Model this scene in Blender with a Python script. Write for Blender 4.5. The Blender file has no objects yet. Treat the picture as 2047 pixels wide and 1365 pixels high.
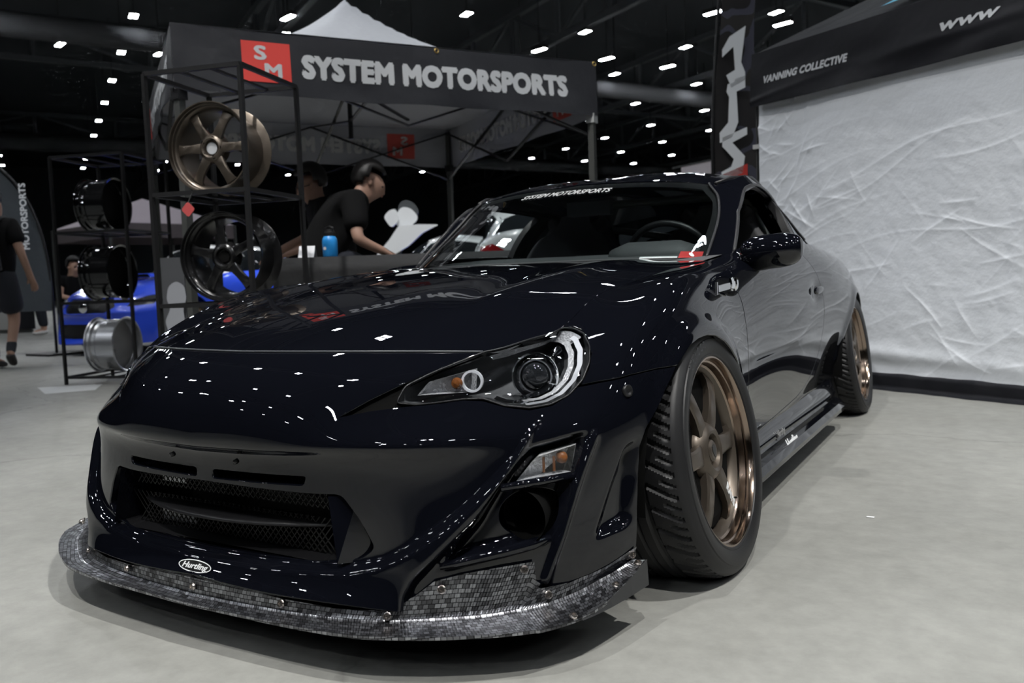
import bpy, bmesh, math, random
import numpy as np
from mathutils import Vector, Matrix

scn = bpy.context.scene
COL = scn.collection
random.seed(7)

# ---------------------------------------------------------------- camera
cam_d = bpy.data.cameras.new('camera')
cam = bpy.data.objects.new('camera', cam_d); COL.objects.link(cam)
CAM_POS = Vector((1.5133, -2.0826, 0.769))
_yaw, _pitch, _roll = -0.5312, 0.0767, -0.0353
_f = Vector((math.sin(_yaw)*math.cos(_pitch), math.cos(_yaw)*math.cos(_pitch), -math.sin(_pitch)))
_r = Vector((math.cos(_yaw), -math.sin(_yaw), 0)); _u = _r.cross(_f)
_r2 = _r*math.cos(_roll) + _u*math.sin(_roll); _u2 = -_r*math.sin(_roll) + _u*math.cos(_roll)
cam.matrix_world = Matrix(((_r2.x, _u2.x, -_f.x, CAM_POS.x), (_r2.y, _u2.y, -_f.y, CAM_POS.y), (_r2.z, _u2.z, -_f.z, CAM_POS.z), (0, 0, 0, 1)))
cam_d.sensor_width = 36.0; cam_d.sensor_fit = 'HORIZONTAL'
cam_d.lens = 36.0 * 1675.9 / 2047.0
cam_d.clip_start = 0.02; cam_d.clip_end = 400
cam_d.dof.use_dof = True; cam_d.dof.focus_distance = 2.15; cam_d.dof.aperture_fstop = 4.5
scn.camera = cam

# ---------------------------------------------------------------- world and exposure (the hall's own lamps are built with the ceiling)
world = bpy.data.worlds.new('hall_air'); scn.world = world; world.use_nodes = True
world.node_tree.nodes['Background'].inputs['Color'].default_value = (.78, .86, 1.0, 1)
world.node_tree.nodes['Background'].inputs['Strength'].default_value = 0.02
scn.view_settings.view_transform = 'Standard'; scn.view_settings.look = 'None'
scn.view_settings.exposure = 0.62; scn.view_settings.gamma = 1.0
scn.view_settings.use_curve_mapping = False
scn.cycles.max_bounces = 6; scn.cycles.diffuse_bounces = 3; scn.cycles.glossy_bounces = 4; scn.cycles.transmission_bounces = 4; scn.cycles.transparent_max_bounces = 8
scn.cycles.use_light_tree = False; scn.cycles.use_adaptive_sampling = True; scn.cycles.adaptive_threshold = .05; scn.cycles.adaptive_min_samples = 12; scn.cycles.caustics_reflective = False; scn.cycles.caustics_refractive = False
scn.cycles.sample_clamp_indirect = 4.0

# ---------------------------------------------------------------- helpers
def mat(name, color=(.8, .8, .8), rough=.5, metal=0.0, spec=.5, coat=0.0, coat_rough=.03, emit=None, estr=0.0, alpha=1.0, trans=0.0, ior=1.45, sheen=0.0):
    m = bpy.data.materials.new(name); m.use_nodes = True
    b = m.node_tree.nodes['Principled BSDF']
    b.inputs['Base Color'].default_value = (*color, 1)
    b.inputs['Roughness'].default_value = rough; b.inputs['Metallic'].default_value = metal
    b.inputs['Specular IOR Level'].default_value = spec; b.inputs['IOR'].default_value = ior
    b.inputs['Coat Weight'].default_value = coat; b.inputs['Coat Roughness'].default_value = coat_rough
    b.inputs['Transmission Weight'].default_value = trans; b.inputs['Alpha'].default_value = alpha
    if sheen: b.inputs['Sheen Weight'].default_value = sheen
    if emit: b.inputs['Emission Color'].default_value = (*emit, 1); b.inputs['Emission Strength'].default_value = estr
    return m
def nodes(m): return m.node_tree.nodes, m.node_tree.links, m.node_tree.nodes['Principled BSDF']
def add_bump(m, kind='NOISE', scale=20.0, strength=.2, dist=.01, detail=4.0, coord='Object', stretch=None):
    n, l, b = nodes(m)
    tc = n.new('ShaderNodeTexCoord'); src = tc.outputs[coord]
    if stretch:
        mp = n.new('ShaderNodeMapping'); mp.inputs['Scale'].default_value = stretch
        l.new(src, mp.inputs['Vector']); src = mp.outputs['Vector']
    t = n.new('ShaderNodeTexNoise'); t.inputs['Scale'].default_value = scale; t.inputs['Detail'].default_value = detail
    l.new(src, t.inputs['Vector'])
    bp = n.new('ShaderNodeBump'); bp.inputs['Strength'].default_value = strength; bp.inputs['Distance'].default_value = dist
    l.new(t.outputs['Fac'], bp.inputs['Height']); l.new(bp.outputs['Normal'], b.inputs['Normal'])
    return t
def mottle(m, c1, c2, scale=5.0, detail=4.0, lo=.35, hi=.65):
    n, l, b = nodes(m)
    tc = n.new('ShaderNodeTexCoord'); t = n.new('ShaderNodeTexNoise'); t.inputs['Scale'].default_value = scale; t.inputs['Detail'].default_value = detail
    l.new(tc.outputs['Object'], t.inputs['Vector'])
    r = n.new('ShaderNodeValToRGB'); r.color_ramp.elements[0].position = lo; r.color_ramp.elements[1].position = hi
    r.color_ramp.elements[0].color = (*c1, 1); r.color_ramp.elements[1].color = (*c2, 1)
    l.new(t.outputs['Fac'], r.inputs['Fac']); l.new(r.outputs['Color'], b.inputs['Base Color'])

def link(o, parent=None):
    COL.objects.link(o)
    if parent is not None: o.parent = parent
    return o
def tag(o, label=None, cat=None, group=None, kind=None):
    if label: o['label'] = label
    if cat: o['category'] = cat
    if group: o['group'] = group
    if kind: o['kind'] = kind
    return o
def thing(name, label, cat, loc=(0, 0, 0), rz=0.0, group=None):
    e = bpy.data.objects.new(name, None); e.empty_display_size = .1
    e.location = loc; e.rotation_euler = (0, 0, rz)
    return tag(link(e), label, cat, group)
def mesh_obj(name, verts, faces, m, parent=None, smooth=False, angle=None):
    me = bpy.data.meshes.new(name)
    me.from_pydata([tuple(map(float, v)) for v in verts], [], [tuple(map(int, f)) for f in faces])
    me.materials.append(m)
    if smooth or angle is not None:
        me.polygons.foreach_set('use_smooth', [True]*len(me.polygons))
        if angle is not None: me.set_sharp_from_angle(angle=math.radians(angle))
    me.update()
    return link(bpy.data.objects.new(name, me), parent)
def surf_obj(name, S, m, parent=None):
    me = bpy.data.meshes.new(name)
    me.vertices.add(len(S.v)); me.vertices.foreach_set('co', S.v.astype(np.float32).ravel())
    nt = len(S.t); me.loops.add(nt*3); me.loops.foreach_set('vertex_index', S.t.astype(np.int32).ravel())
    me.polygons.add(nt); me.polygons.foreach_set('loop_start', np.arange(0, nt*3, 3, dtype=np.int32))
    me.polygons.foreach_set('loop_total', np.full(nt, 3, dtype=np.int32))
    me.polygons.foreach_set('use_smooth', np.ones(nt, dtype=bool))
    me.update(calc_edges=True); me.validate()
    me.materials.append(m)
    if len(me.vertices) == len(S.n): me.normals_split_custom_set_from_vertices([tuple(x) for x in S.n])
    return link(bpy.data.objects.new(name, me), parent)

class MB:
    """collects simple shapes that make up ONE part"""
    def __init__(s): s.v = []; s.f = []
    def add(s, vs, fs):
        n = len(s.v); s.v += [tuple(v) for v in vs]; s.f += [tuple(i+n for i in f) for f in fs]; return s
    def box(s, c, size, rot=None):
        x, y, z = size[0]/2, size[1]/2, size[2]/2
        vs = [Vector((a*x, b*y, d*z)) for a in (-1, 1) for b in (-1, 1) for d in (-1, 1)]
        if rot is not None: vs = [rot @ v for v in vs]
        c = Vector(c); vs = [v + c for v in vs]
        return s.add(vs, [(0, 1, 3, 2), (4, 6, 7, 5), (0, 4, 5, 1), (2, 3, 7, 6), (0, 2, 6, 4), (1, 5, 7, 3)])
    def bar(s, a, b, w, h=None, up=(0, 0, 1)):
        a, b = Vector(a), Vector(b); d = (b-a); L = d.length; d = d/L; up = Vector(up)
        if abs(d.dot(up)) > .98: up = Vector((1, 0, 0))
        x = d.cross(up).normalized(); z = x.cross(d); h = h or w
        vs = []
        for p in (a, b):
            for sx, sz in ((-1, -1), (1, -1), (1, 1), (-1, 1)): vs.append(p + x*(sx*w/2) + z*(sz*h/2))
        return s.add(vs, [(3, 2, 1, 0), (4, 5, 6, 7), (0, 1, 5, 4), (1, 2, 6, 5), (2, 3, 7, 6), (3, 0, 4, 7)])
    def tube(s, pts, r, n=8, cap=True):
        P = [Vector(p) for p in pts]; R = r if hasattr(r, '__len__') else [r]*len(P)
        prev = None; rings = []
        for i, p in enumerate(P):
            d = (P[min(i+1, len(P)-1)] - P[max(i-1, 0)]).normalized()
            if prev is None:
                up = Vector((0, 0, 1)) if abs(d.z) < .9 else Vector((1, 0, 0))
                x = d.cross(up).normalized()
            else: x = (prev - d*prev.dot(d)).normalized()
            prev = x; y = d.cross(x)
            rings.append([p + (x*math.cos(2*math.pi*k/n) + y*math.sin(2*math.pi*k/n))*R[i] for k in range(n)])
        vs = [v for r_ in rings for v in r_]; fs = []
        for i in range(len(P)-1):
            for k in range(n): a = i*n+k; b = i*n+(k+1) % n; fs.append((a, b, b+n, a+n))
        if cap: fs += [tuple(range(n-1, -1, -1)), tuple(range((len(P)-1)*n, len(P)*n))]
        return s.add(vs, fs)
    def lathe(s, prof, n=32, axis='x', a0=0.0, a1=2*math.pi, c=(0, 0, 0)):
        """prof = [(along axis, radius)]"""
        full = abs(a1-a0-2*math.pi) < 1e-6; k = n if full else n+1
        vs = []; fs = []
        for t, r in prof:
            for j in range(k):
                a = a0 + (a1-a0)*j/n; q, w = r*math.cos(a), r*math.sin(a)
                v = (t, q, w) if axis == 'x' else ((q, t, w) if axis == 'y' else (q, w, t))
                vs.append((v[0]+c[0], v[1]+c[1], v[2]+c[2]))
        for i in range(len(prof)-1):
            for j in range(n): fs.append((i*k+j, i*k+(j+1) % k, (i+1)*k+(j+1) % k, (i+1)*k+j))
        return s.add(vs, fs)
    def prism(s, poly, h, at=(0, 0, 0), rot=None):
        """extrude a 2-D polygon (x, y) by h along z"""
        n = len(poly); vs = [Vector((p[0], p[1], 0)) for p in poly] + [Vector((p[0], p[1], h)) for p in poly]
        if rot is not None: vs = [rot @ v for v in vs]
        vs = [v + Vector(at) for v in vs]
        return s.add(vs, [tuple(range(n-1, -1, -1)), tuple(range(n, 2*n))] + [(i, (i+1) % n, n+(i+1) % n, n+i) for i in range(n)])
    def xf(s, M): s.v = [tuple(M @ Vector(v)) for v in s.v]; return s
    def build(s, name, m, parent=None, smooth=False, angle=None): return mesh_obj(name, s.v, s.f, m, parent, smooth, angle)

def text_mesh(txt, size=1.0, bold=0.0, shear=0.0, space=1.0, depth=.001, align='CENTER', sx=1.0):
    c = bpy.data.curves.new('lettering', 'FONT'); c.body = txt; c.size = size; c.shear = shear
    c.space_character = space; c.align_x = align; c.align_y = 'CENTER'; c.extrude = depth; c.resolution_u = 3
    o = bpy.data.objects.new('lettering', c); COL.objects.link(o)
    bpy.context.view_layer.update()
    dg = bpy.context.evaluated_depsgraph_get(); me = bpy.data.meshes.new_from_object(o.evaluated_get(dg))
    bpy.data.objects.remove(o); bpy.data.curves.remove(c)
    if bold:
        bm = bmesh.new(); n8 = 6
        for k in range(n8):
            c2 = me.copy(); c2.transform(Matrix.Translation((bold*math.cos(k*2*math.pi/n8), bold*math.sin(k*2*math.pi/n8), k*depth*.02))); bm.from_mesh(c2); bpy.data.meshes.remove(c2)
        bm.from_mesh(me); bm.to_mesh(me); bm.free()
    if sx != 1.0: me.transform(Matrix.Diagonal((sx, 1, 1, 1)))
    return me
def text_obj(name, txt, m, parent, M, **kw):
    me = text_mesh(txt, **kw); me.transform(M); me.materials.clear(); me.materials.append(m)
    return link(bpy.data.objects.new(name, me), parent)
def frame(o, x, y):
    """matrix with local x, y axes given and origin o"""
    x = Vector(x).normalized(); y = Vector(y); z = x.cross(y).normalized(); y = z.cross(x)
    return Matrix(((x.x, y.x, z.x, o[0]), (x.y, y.y, z.y, o[1]), (x.z, y.z, z.z, o[2]), (0, 0, 0, 1)))
def copy_tree(o, parent=None):
    c = o.copy(); COL.objects.link(c); c.parent = parent
    for ch in o.children: copy_tree(ch, c)
    return c
# ---------------------------------------------------------------- the hall: floor, walls, ceiling, trusses, lamps
HB = Vector((.4725, .8813, 0)); HC = Vector((-.8623, .5064, 0))      # the hall's own two directions
def hall(u, v, z=0.0): return Vector((-13.3, 29.9, 0)) + HB*u + HC*v + Vector((0, 0, z))

M_FLOOR = mat('polished_concrete', (.3, .3, .29), .33)
def _floor():
    n, l, b = nodes(M_FLOOR)
    tc = n.new('ShaderNodeTexCoord')
    def noise(scale, detail=6, rough=.6):
        t = n.new('ShaderNodeTexNoise'); t.inputs['Scale'].default_value = scale; t.inputs['Detail'].default_value = detail; t.inputs['Roughness'].default_value = rough
        l.new(tc.outputs['Object'], t.inputs['Vector']); return t
    def ramp(src, p0, c0, p1, c1):
        r = n.new('ShaderNodeValToRGB'); r.color_ramp.elements[0].position = p0; r.color_ramp.elements[1].position = p1
        r.color_ramp.elements[0].color = (*c0, 1); r.color_ramp.elements[1].color = (*c1, 1); l.new(src, r.inputs['Fac']); return r
    big = ramp(noise(.55).outputs['Fac'], .35, (.25, .25, .232), .68, (.345, .345, .322))
    fine = ramp(noise(14, 8, .7).outputs['Fac'], .3, (.78, .78, .78), .72, (1.1, 1.1, 1.1))
    mx = n.new('ShaderNodeMixRGB'); mx.blend_type = 'MULTIPLY'; mx.inputs['Fac'].default_value = .8
    l.new(big.outputs['Color'], mx.inputs['Color1']); l.new(fine.outputs['Color'], mx.inputs['Color2'])
    # hairline cracks and scuffs
    vo = n.new('ShaderNodeTexVoronoi'); vo.feature = 'DISTANCE_TO_EDGE'; vo.inputs['Scale'].default_value = .32
    wn = noise(1.6, 5); ad = n.new('ShaderNodeVectorMath'); ad.operation = 'MULTIPLY_ADD'; ad.inputs[1].default_value = (.5, .5, 0)
    l.new(wn.outputs['Color'], ad.inputs[0]); l.new(tc.outputs['Object'], ad.inputs[2]); l.new(ad.outputs[0], vo.inputs['Vector'])
    cr = ramp(vo.outputs['Distance'], .0, (.62, .62, .62), .0035, (1, 1, 1))
    mx2 = n.new('ShaderNodeMixRGB'); mx2.blend_type = 'MULTIPLY'; mx2.inputs['Fac'].default_value = .7
    l.new(mx.outputs['Color'], mx2.inputs['Color1']); l.new(cr.outputs['Color'], mx2.inputs['Color2'])
    sc = noise(2.2, 7, .65); mp = n.new('ShaderNodeMapping'); mp.inputs['Scale'].default_value = (1, 6, 1); mp.inputs['Rotation'].default_value = (0, 0, .5)
    l.new(tc.outputs['Object'], mp.inputs['Vector']); l.new(mp.outputs['Vector'], sc.inputs['Vector'])
    sr = ramp(sc.outputs['Fac'], .66, (1, 1, 1), .74, (.80, .81, .83))
    mx3 = n.new('ShaderNodeMixRGB'); mx3.blend_type = 'MULTIPLY'; mx3.inputs['Fac'].default_value = .6
    l.new(mx2.outputs['Color'], mx3.inputs['Color1']); l.new(sr.outputs['Color'], mx3.inputs['Color2'])
    l.new(mx3.outputs['Color'], b.inputs['Base Color'])
    rr = ramp(noise(3.0).outputs['Fac'], .3, (.42, .42, .42), .7, (.60, .60, .60)); l.new(rr.outputs['Color'], b.inputs['Roughness'])
    bp = n.new('ShaderNodeBump'); bp.inputs['Strength'].default_value = .06; bp.inputs['Distance'].default_value = .01
    l.new(noise(30, 6).outputs['Fac'], bp.inputs['Height']); l.new(bp.outputs['Normal'], b.inputs['Normal'])
_floor()
M_HALLW = mat('dark_hall_wall', (.075, .082, .095), .8)
M_CEIL = mat('dark_roof_deck', (.045, .050, .058), .85)
M_TRUSS = mat('dark_steel_truss', (.10, .107, .118), .6, .1)
M_DUCT = mat('grey_duct', (.045, .047, .05), .75)
U0, U1, V0, V1 = -62, 95, -62, 70
HZ = 13.5
def quad(name, pts, m, kind='structure', parent=None):
    o = mesh_obj(name, pts, [tuple(range(len(pts)))], m, parent)
    if parent is None: o['kind'] = kind
    return o
quad('floor', [hall(U0, V0), hall(U1, V0), hall(U1, V1), hall(U0, V1)], M_FLOOR)
quad('ceiling', [hall(U0, V1, HZ), hall(U1, V1, HZ), hall(U1, V0, HZ), hall(U0, V0, HZ)], M_CEIL)
quad('wall_far', [hall(U1, V0), hall(U1, V0, HZ), hall(U1, V1, HZ), hall(U1, V1)], M_HALLW)
quad('wall_near', [hall(U0, V1), hall(U0, V1, HZ), hall(U0, V0, HZ), hall(U0, V0)], M_HALLW)
quad('wall_left', [hall(U0, V1), hall(U1, V1), hall(U1, V1, HZ), hall(U0, V1, HZ)], M_HALLW)
quad('wall_right', [hall(U1, V0), hall(U0, V0), hall(U0, V0, HZ), hall(U1, V0, HZ)], M_HALLW)
# roof trusses across the hall: two chords, posts and diagonals; each one is a piece of the building
def truss(name, a, b, z0, z1, step, w=.22):
    m = MB(); a, b = Vector(a), Vector(b); L = (b-a).length; d = (b-a)/L; n = max(1, int(L/step))
    m.bar(a + Vector((0, 0, z0)), b + Vector((0, 0, z0)), w); m.bar(a + Vector((0, 0, z1)), b + Vector((0, 0, z1)), w)
    for i in range(n):
        p, q = a + d*(i*L/n), a + d*((i+1)*L/n)
        m.bar(p + Vector((0, 0, z0)), p + Vector((0, 0, z1)), w*.6)
        (m.bar(p + Vector((0, 0, z0)), q + Vector((0, 0, z1)), w*.5) if i % 2 else m.bar(p + Vector((0, 0, z1)), q + Vector((0, 0, z0)), w*.5))
    o = m.build(name, M_TRUSS); o['kind'] = 'structure'; return o
for i, u in enumerate(range(-33, 94, 11)): truss('roof_truss', hall(u, -50), hall(u, 66), 10.9, 12.9, 4.0, .28)
for i, v in enumerate((-27, -5, 17, 39)): truss('roof_truss', hall(-40, v), hall(92, v), 11.6, 13.1, 5.0, .24)
# round ducts below the deck and one long light-coloured rail
for i, (v, z, r) in enumerate(((6.5, 10.2, .45), (30, 9.8, .5))):
    o = MB().tube([hall(-30, v, z), hall(90, v, z)], r, 14).build('ceiling_duct', M_DUCT, smooth=True); o['kind'] = 'structure'

# high-bay lamps on the hall's square grid, each hung on a rod
M_LED = mat('lamp_led', (1, 1, 1), .5, emit=(.90, .95, 1.0), estr=78.0)
M_LED2 = mat('spot_led', (1, 1, 1), .5, emit=(.93, .96, 1.0), estr=260.0)
M_LEDF = mat('lamp_led_far', (1, 1, 1), .5, emit=(.90, .95, 1.0), estr=78.0); M_LEDF.cycles.emission_sampling = 'NONE'
M_LAMPH = mat('lamp_housing', (.03, .03, .033), .6)
LZ = 10.6
def lamp_proto():
    e = thing('ceiling_lamp', 'square high-bay LED lamp hanging from the dark hall ceiling', 'lamp', group='high-bay lamps on the hall ceiling')
    MB().box((0, 0, .07), (.62, .36, .09)).bar((0, 0, .1), (0, 0, HZ-LZ), .03).build('lamp_housing', M_LAMPH, e)
    for i in (-1, 1):
        for j in (-1, 1): MB().add([(i*.15-.12, j*.085-.055, .02), (i*.15-.12, j*.085+.055, .02), (i*.15+.12, j*.085+.055, .02), (i*.15+.12, j*.085-.055, .02)], [(0, 1, 2, 3)]).build('led_module', M_LED, e)
    return e
def in_view(p, mx=1.15):
    d = p - CAM_POS; z = d.dot(_f)
    if z < 1: return False
    return abs(d.dot(_r2)/z) < .611*mx and -.41 < d.dot(_u2)/z < .43*1.1
def far_copy(o):
    c = copy_tree(o)
    for ch in c.children:
        if ch.name.startswith('led_module'): ch.material_slots[0].link = 'OBJECT'; ch.material_slots[0].material = M_LEDF
    return c
lp = lamp_proto(); first = True; BB = Vector((2.6, 4.85, 0)); CC = Vector((-4.53, 2.66, 0)); n_l = 0
for i in range(-16, 20):
    for j in range(-12, 20):
        p = Vector((-13.3, 29.9, LZ)) + BB*i + CC*j
        near = (p - Vector((0, 0, LZ))).length
        if not (near < 21 or (in_view(p) and (p-CAM_POS).length < 80)): continue
        far = near > 24; o = far_copy(lp) if far else (lp if first else copy_tree(lp)); first = first and far; n_l += 1
        o.location = p; o.rotation_euler = (0, 0, math.atan2(CC.y, CC.x))
# brighter strip spots along the trusses
def spot_proto():
    e = thing('strip_spotlight', 'bright elongated spotlight fixed under a roof truss', 'lamp', group='bright strip spotlights under the trusses')
    MB().box((0, 0, .10), (.8, .26, .16)).bar((0, 0, .1), (0, 0, HZ-LZ), .03).build('spot_housing', M_LAMPH, e)
    MB().add([(-.36, -.10, .0), (-.36, .10, .0), (.36, .10, .0), (.36, -.10, .0), (-.36, -.10, .02), (-.36, .10, .02), (.36, .10, .02), (.36, -.10, .02)], [(0, 1, 2, 3), (0, 4, 5, 1), (2, 6, 7, 3), (1, 5, 6, 2), (3, 7, 4, 0)]).build('spot_tube', M_LED2, e, smooth=True)
    return e
sp_ = spot_proto(); first = True
L_ = Vector((1.77, 3.24, 0)); SPOTS = [Vector((-21.4, 21.4, 0)) + L_*k for k in (-6, -3, 0, 3, 4, 5, 6, 10)] + [Vector((-30.9, 18.5, 0)), Vector((-29.1, 21.7, 0)), Vector((-8.2, 30.6, 0)), Vector((-6.3, 33.8, 0))]
SPOTS += [Vector((9.2, 0, 0)) + L_*k for k in (-4, 2)] + [Vector((-7.8, 0, 0)) + L_*k for k in (-3, 1)]
for p in SPOTS:
    o = sp_ if first else copy_tree(sp_); first = False
    o.location = (p.x, p.y, LZ); o.rotation_euler = (0, 0, math.atan2(HC.y, HC.x) + .25)

# unseen spotlights: keys set from the car's shadows, plus lamps added as fill
def unseen_spot(p, target, watts, cone, label):
    e = thing('unseen_spotlight', label, 'lamp', p)
    d = (Vector(target) - Vector(p)).normalized(); R = Vector((0, 0, -1)).rotation_difference(d).to_matrix()
    w = MB().lathe([(.16, .0), (.16, .10), (-.10, .13), (-.16, .14), (-.16, .12)], 18, 'z'); w.v = [tuple(R @ Vector(v)) for v in w.v]; w.build('spot_can', M_LAMPH, e, smooth=True, angle=30)
    w = MB().bar((0, 0, .16), (0, 0, HZ-p[2]), .03); w.build('spot_rod', M_LAMPH, e)
    l_ = bpy.data.lights.new('spot_beam', 'SPOT'); l_.energy = watts; l_.spot_size = math.radians(cone); l_.spot_blend = .7; l_.shadow_soft_size = .11; l_.color = (1.0, .985, .95)
    o = bpy.data.objects.new('spot_beam', l_); COL.objects.link(o); o.parent = e; o.location = d*.17; o.rotation_euler = d.to_track_quat('-Z', 'Y').to_euler()
unseen_spot((5.6, -.8, 10.4), (1.6, .4, 0), 2000, 46, 'unseen key spotlight above the booth nearest the curtain side')
unseen_spot((3.9, -5.2, 10.4), (1.2, -.6, 0), 1500, 46, 'unseen key spotlight above the booth in front of the car')
unseen_spot((-.6, -4.6, 10.4), (.3, 1.2, .5), 900, 44, 'unseen spotlight above the booth over the hood')
unseen_spot((-1.2, -2.6, 10.4), (-2.3, 2.2, 2.1), 1900, 30, 'unseen added fill spotlight above the tall wheel rack')
unseen_spot((-8.6, .8, 10.4), (-8.2, 3.6, .3), 380, 46, 'unseen added fill spotlight above the left aisle')
unseen_spot((-4.6, 4.6, 10.4), (-5.6, 7.9, .9), 2300, 46, 'unseen added fill spotlight above the cars behind the canopy')
# ---------------------------------------------------------------- car body surfaces (car frame = world frame: x car's left, y rearward, z up)
def spline_w(n, t):
    """weights (len(t), n) of the natural cubic spline through n equally spaced knots"""
    M = np.zeros((n, n)); B = np.zeros((n, n))
    M[0, 0] = M[-1, -1] = 1.0
    for i in range(1, n - 1):
        M[i, i-1:i+2] = (1, 4, 1); B[i, i-1:i+2] = (6, -12, 6)
    S = np.linalg.solve(M, B)
    out = np.zeros((len(t), n))
    for k, u in enumerate(t):
        i = min(int(u), n - 2); f = u - i; g = 1 - f
        out[k, i] += g; out[k, i+1] += f
        out[k] += ((g**3 - g) * S[i] + (f**3 - f) * S[i+1]) / 6
    return out

class Surf:
    def __init__(s, v, n, t): s.v, s.n, s.t = v, n, t
    @staticmethod
    def grid(C, su, sv):
        """C (cols, rows, 3); su / sv = samples per cell"""
        C = np.asarray(C, float); nc, nr = C.shape[:2]
        def samples(n, k):
            if np.isscalar(k): return np.linspace(0, n-1, (n-1)*k+1)
            o = []
            for i in range(n-1): o += list(i + np.arange(k[i]) / k[i])
            return np.array(o + [n-1])
        tu, tv = samples(nc, su), samples(nr, sv)
        G = np.einsum('ai,bj,ijk->abk', spline_w(nc, tu), spline_w(nr, tv), C)
        return Surf.from_points(G)
    @staticmethod
    def from_points(G):
        a, b = G.shape[:2]
        du = np.gradient(G, axis=0); dv = np.gradient(G, axis=1)
        N = np.cross(du, dv); N /= np.linalg.norm(N, axis=2, keepdims=True) + 1e-12
        I = np.arange(a*b).reshape(a, b)
        p, q, r, s_ = I[:-1, :-1].ravel(), I[1:, :-1].ravel(), I[1:, 1:].ravel(), I[:-1, 1:].ravel()
        T = np.concatenate([np.stack([p, q, r], 1), np.stack([p, r, s_], 1)])
        return Surf(G.reshape(-1, 3), N.reshape(-1, 3), T)
    def renormal(s):
        fn = np.cross(s.v[s.t[:, 1]] - s.v[s.t[:, 0]], s.v[s.t[:, 2]] - s.v[s.t[:, 0]])
        N = np.zeros_like(s.v)
        for k in range(3): np.add.at(N, s.t[:, k], fn)
        s.n = N / (np.linalg.norm(N, axis=1, keepdims=True) + 1e-15); return s
    def clip(s, f):
        """keep f > 0"""
        f = np.where(np.abs(f) < 1e-7, 1e-7, f)
        ins = f > 0; c = ins[s.t].sum(1)
        T = [s.t[c == 3]]; V = [s.v]; N = [s.n]; nv = len(s.v)
        one, two = s.t[c == 1], s.t[c == 2]
        def roll(t, m):   # rotate so the odd vertex (mask m) is first
            k = np.argmax(m[t], 1); r = np.arange(len(t))
            return np.stack([t[r, k], t[r, (k+1) % 3], t[r, (k+2) % 3]], 1)
        one = roll(one, ins); two = roll(two, ~ins)
        E = np.concatenate([one[:, [0, 1]], one[:, [0, 2]], two[:, [0, 1]], two[:, [0, 2]]])
        if len(E):
            Es = np.sort(E, 1); U, inv = np.unique(Es, axis=0, return_inverse=True); inv = inv.ravel()
            w = (f[U[:, 0]] / (f[U[:, 0]] - f[U[:, 1]]))[:, None]
            V.append(s.v[U[:, 0]]*(1-w) + s.v[U[:, 1]]*w)
            nn = s.n[U[:, 0]]*(1-w) + s.n[U[:, 1]]*w
            N.append(nn / (np.linalg.norm(nn, axis=1, keepdims=True)+1e-12))
            inv = inv + nv; a, b = len(one), len(two)
            e1, e2, e3, e4 = inv[:a], inv[a:2*a], inv[2*a:2*a+b], inv[2*a+b:]
            T.append(np.stack([one[:, 0], e1, e2], 1))
            T.append(np.stack([e3, two[:, 1], two[:, 2]], 1)); T.append(np.stack([e3, two[:, 2], e4], 1))
        return Surf(np.concatenate(V), np.concatenate(N), np.concatenate(T)).compact()
    def compact(s):
        u, inv = np.unique(s.t, return_inverse=True)
        return Surf(s.v[u], s.n[u], inv.reshape(-1, 3))
    def mirror(s):
        m = np.array([-1, 1, 1.0]); return Surf(s.v*m, s.n*m, s.t[:, ::-1].copy())
    def join(s, o):
        return Surf(np.concatenate([s.v, o.v]), np.concatenate([s.n, o.n]), np.concatenate([s.t, o.t + len(s.v)]))
    def both(s): return s.join(s.mirror())
    def off(s, d): return Surf(s.v + s.n*d, s.n, s.t)
    def boundary(s):
        e = np.concatenate([s.t[:, [0, 1]], s.t[:, [1, 2]], s.t[:, [2, 0]]])
        k = np.sort(e, 1); u, i, c = np.unique(k, axis=0, return_index=True, return_counts=True)
        b = e[i[c == 1]]
        m = (np.abs(s.v[b, 0]) < 1e-4).all(1)
        return b[~m]
    def flange(s, depth, bev=.0022):
        """add a return edge running inward from the open boundary"""
        b = s.boundary()
        if not len(b): return s
        u, inv = np.unique(b, return_inverse=True); inv = inv.reshape(-1, 2); n = len(u)
        A, B = inv[:, 0], inv[:, 1]; nn = s.n[u]; v0 = s.v[u]
        o = np.zeros_like(v0); e = v0[B] - v0[A]
        np.add.at(o, A, np.cross(e, nn[A])); np.add.at(o, B, np.cross(e, nn[B]))
        o -= nn*(o*nn).sum(1, keepdims=True); o /= np.linalg.norm(o, axis=1, keepdims=True) + 1e-9
        v1 = v0 + o*bev*.6 - nn*bev; v2 = v1 - nn*depth
        mid = nn + o; mid /= np.linalg.norm(mid, axis=1, keepdims=True) + 1e-9
        V = np.concatenate([v0, v1, v1, v2]); N = np.concatenate([nn, o*.92 + nn*.3, o, o])
        T = []
        for k in (0, 2*n): T += [np.stack([A+k, A+n+k, B+n+k], 1), np.stack([A+k, B+n+k, B+k], 1)]
        return s.join(Surf(V, N, np.concatenate(T)))

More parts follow.
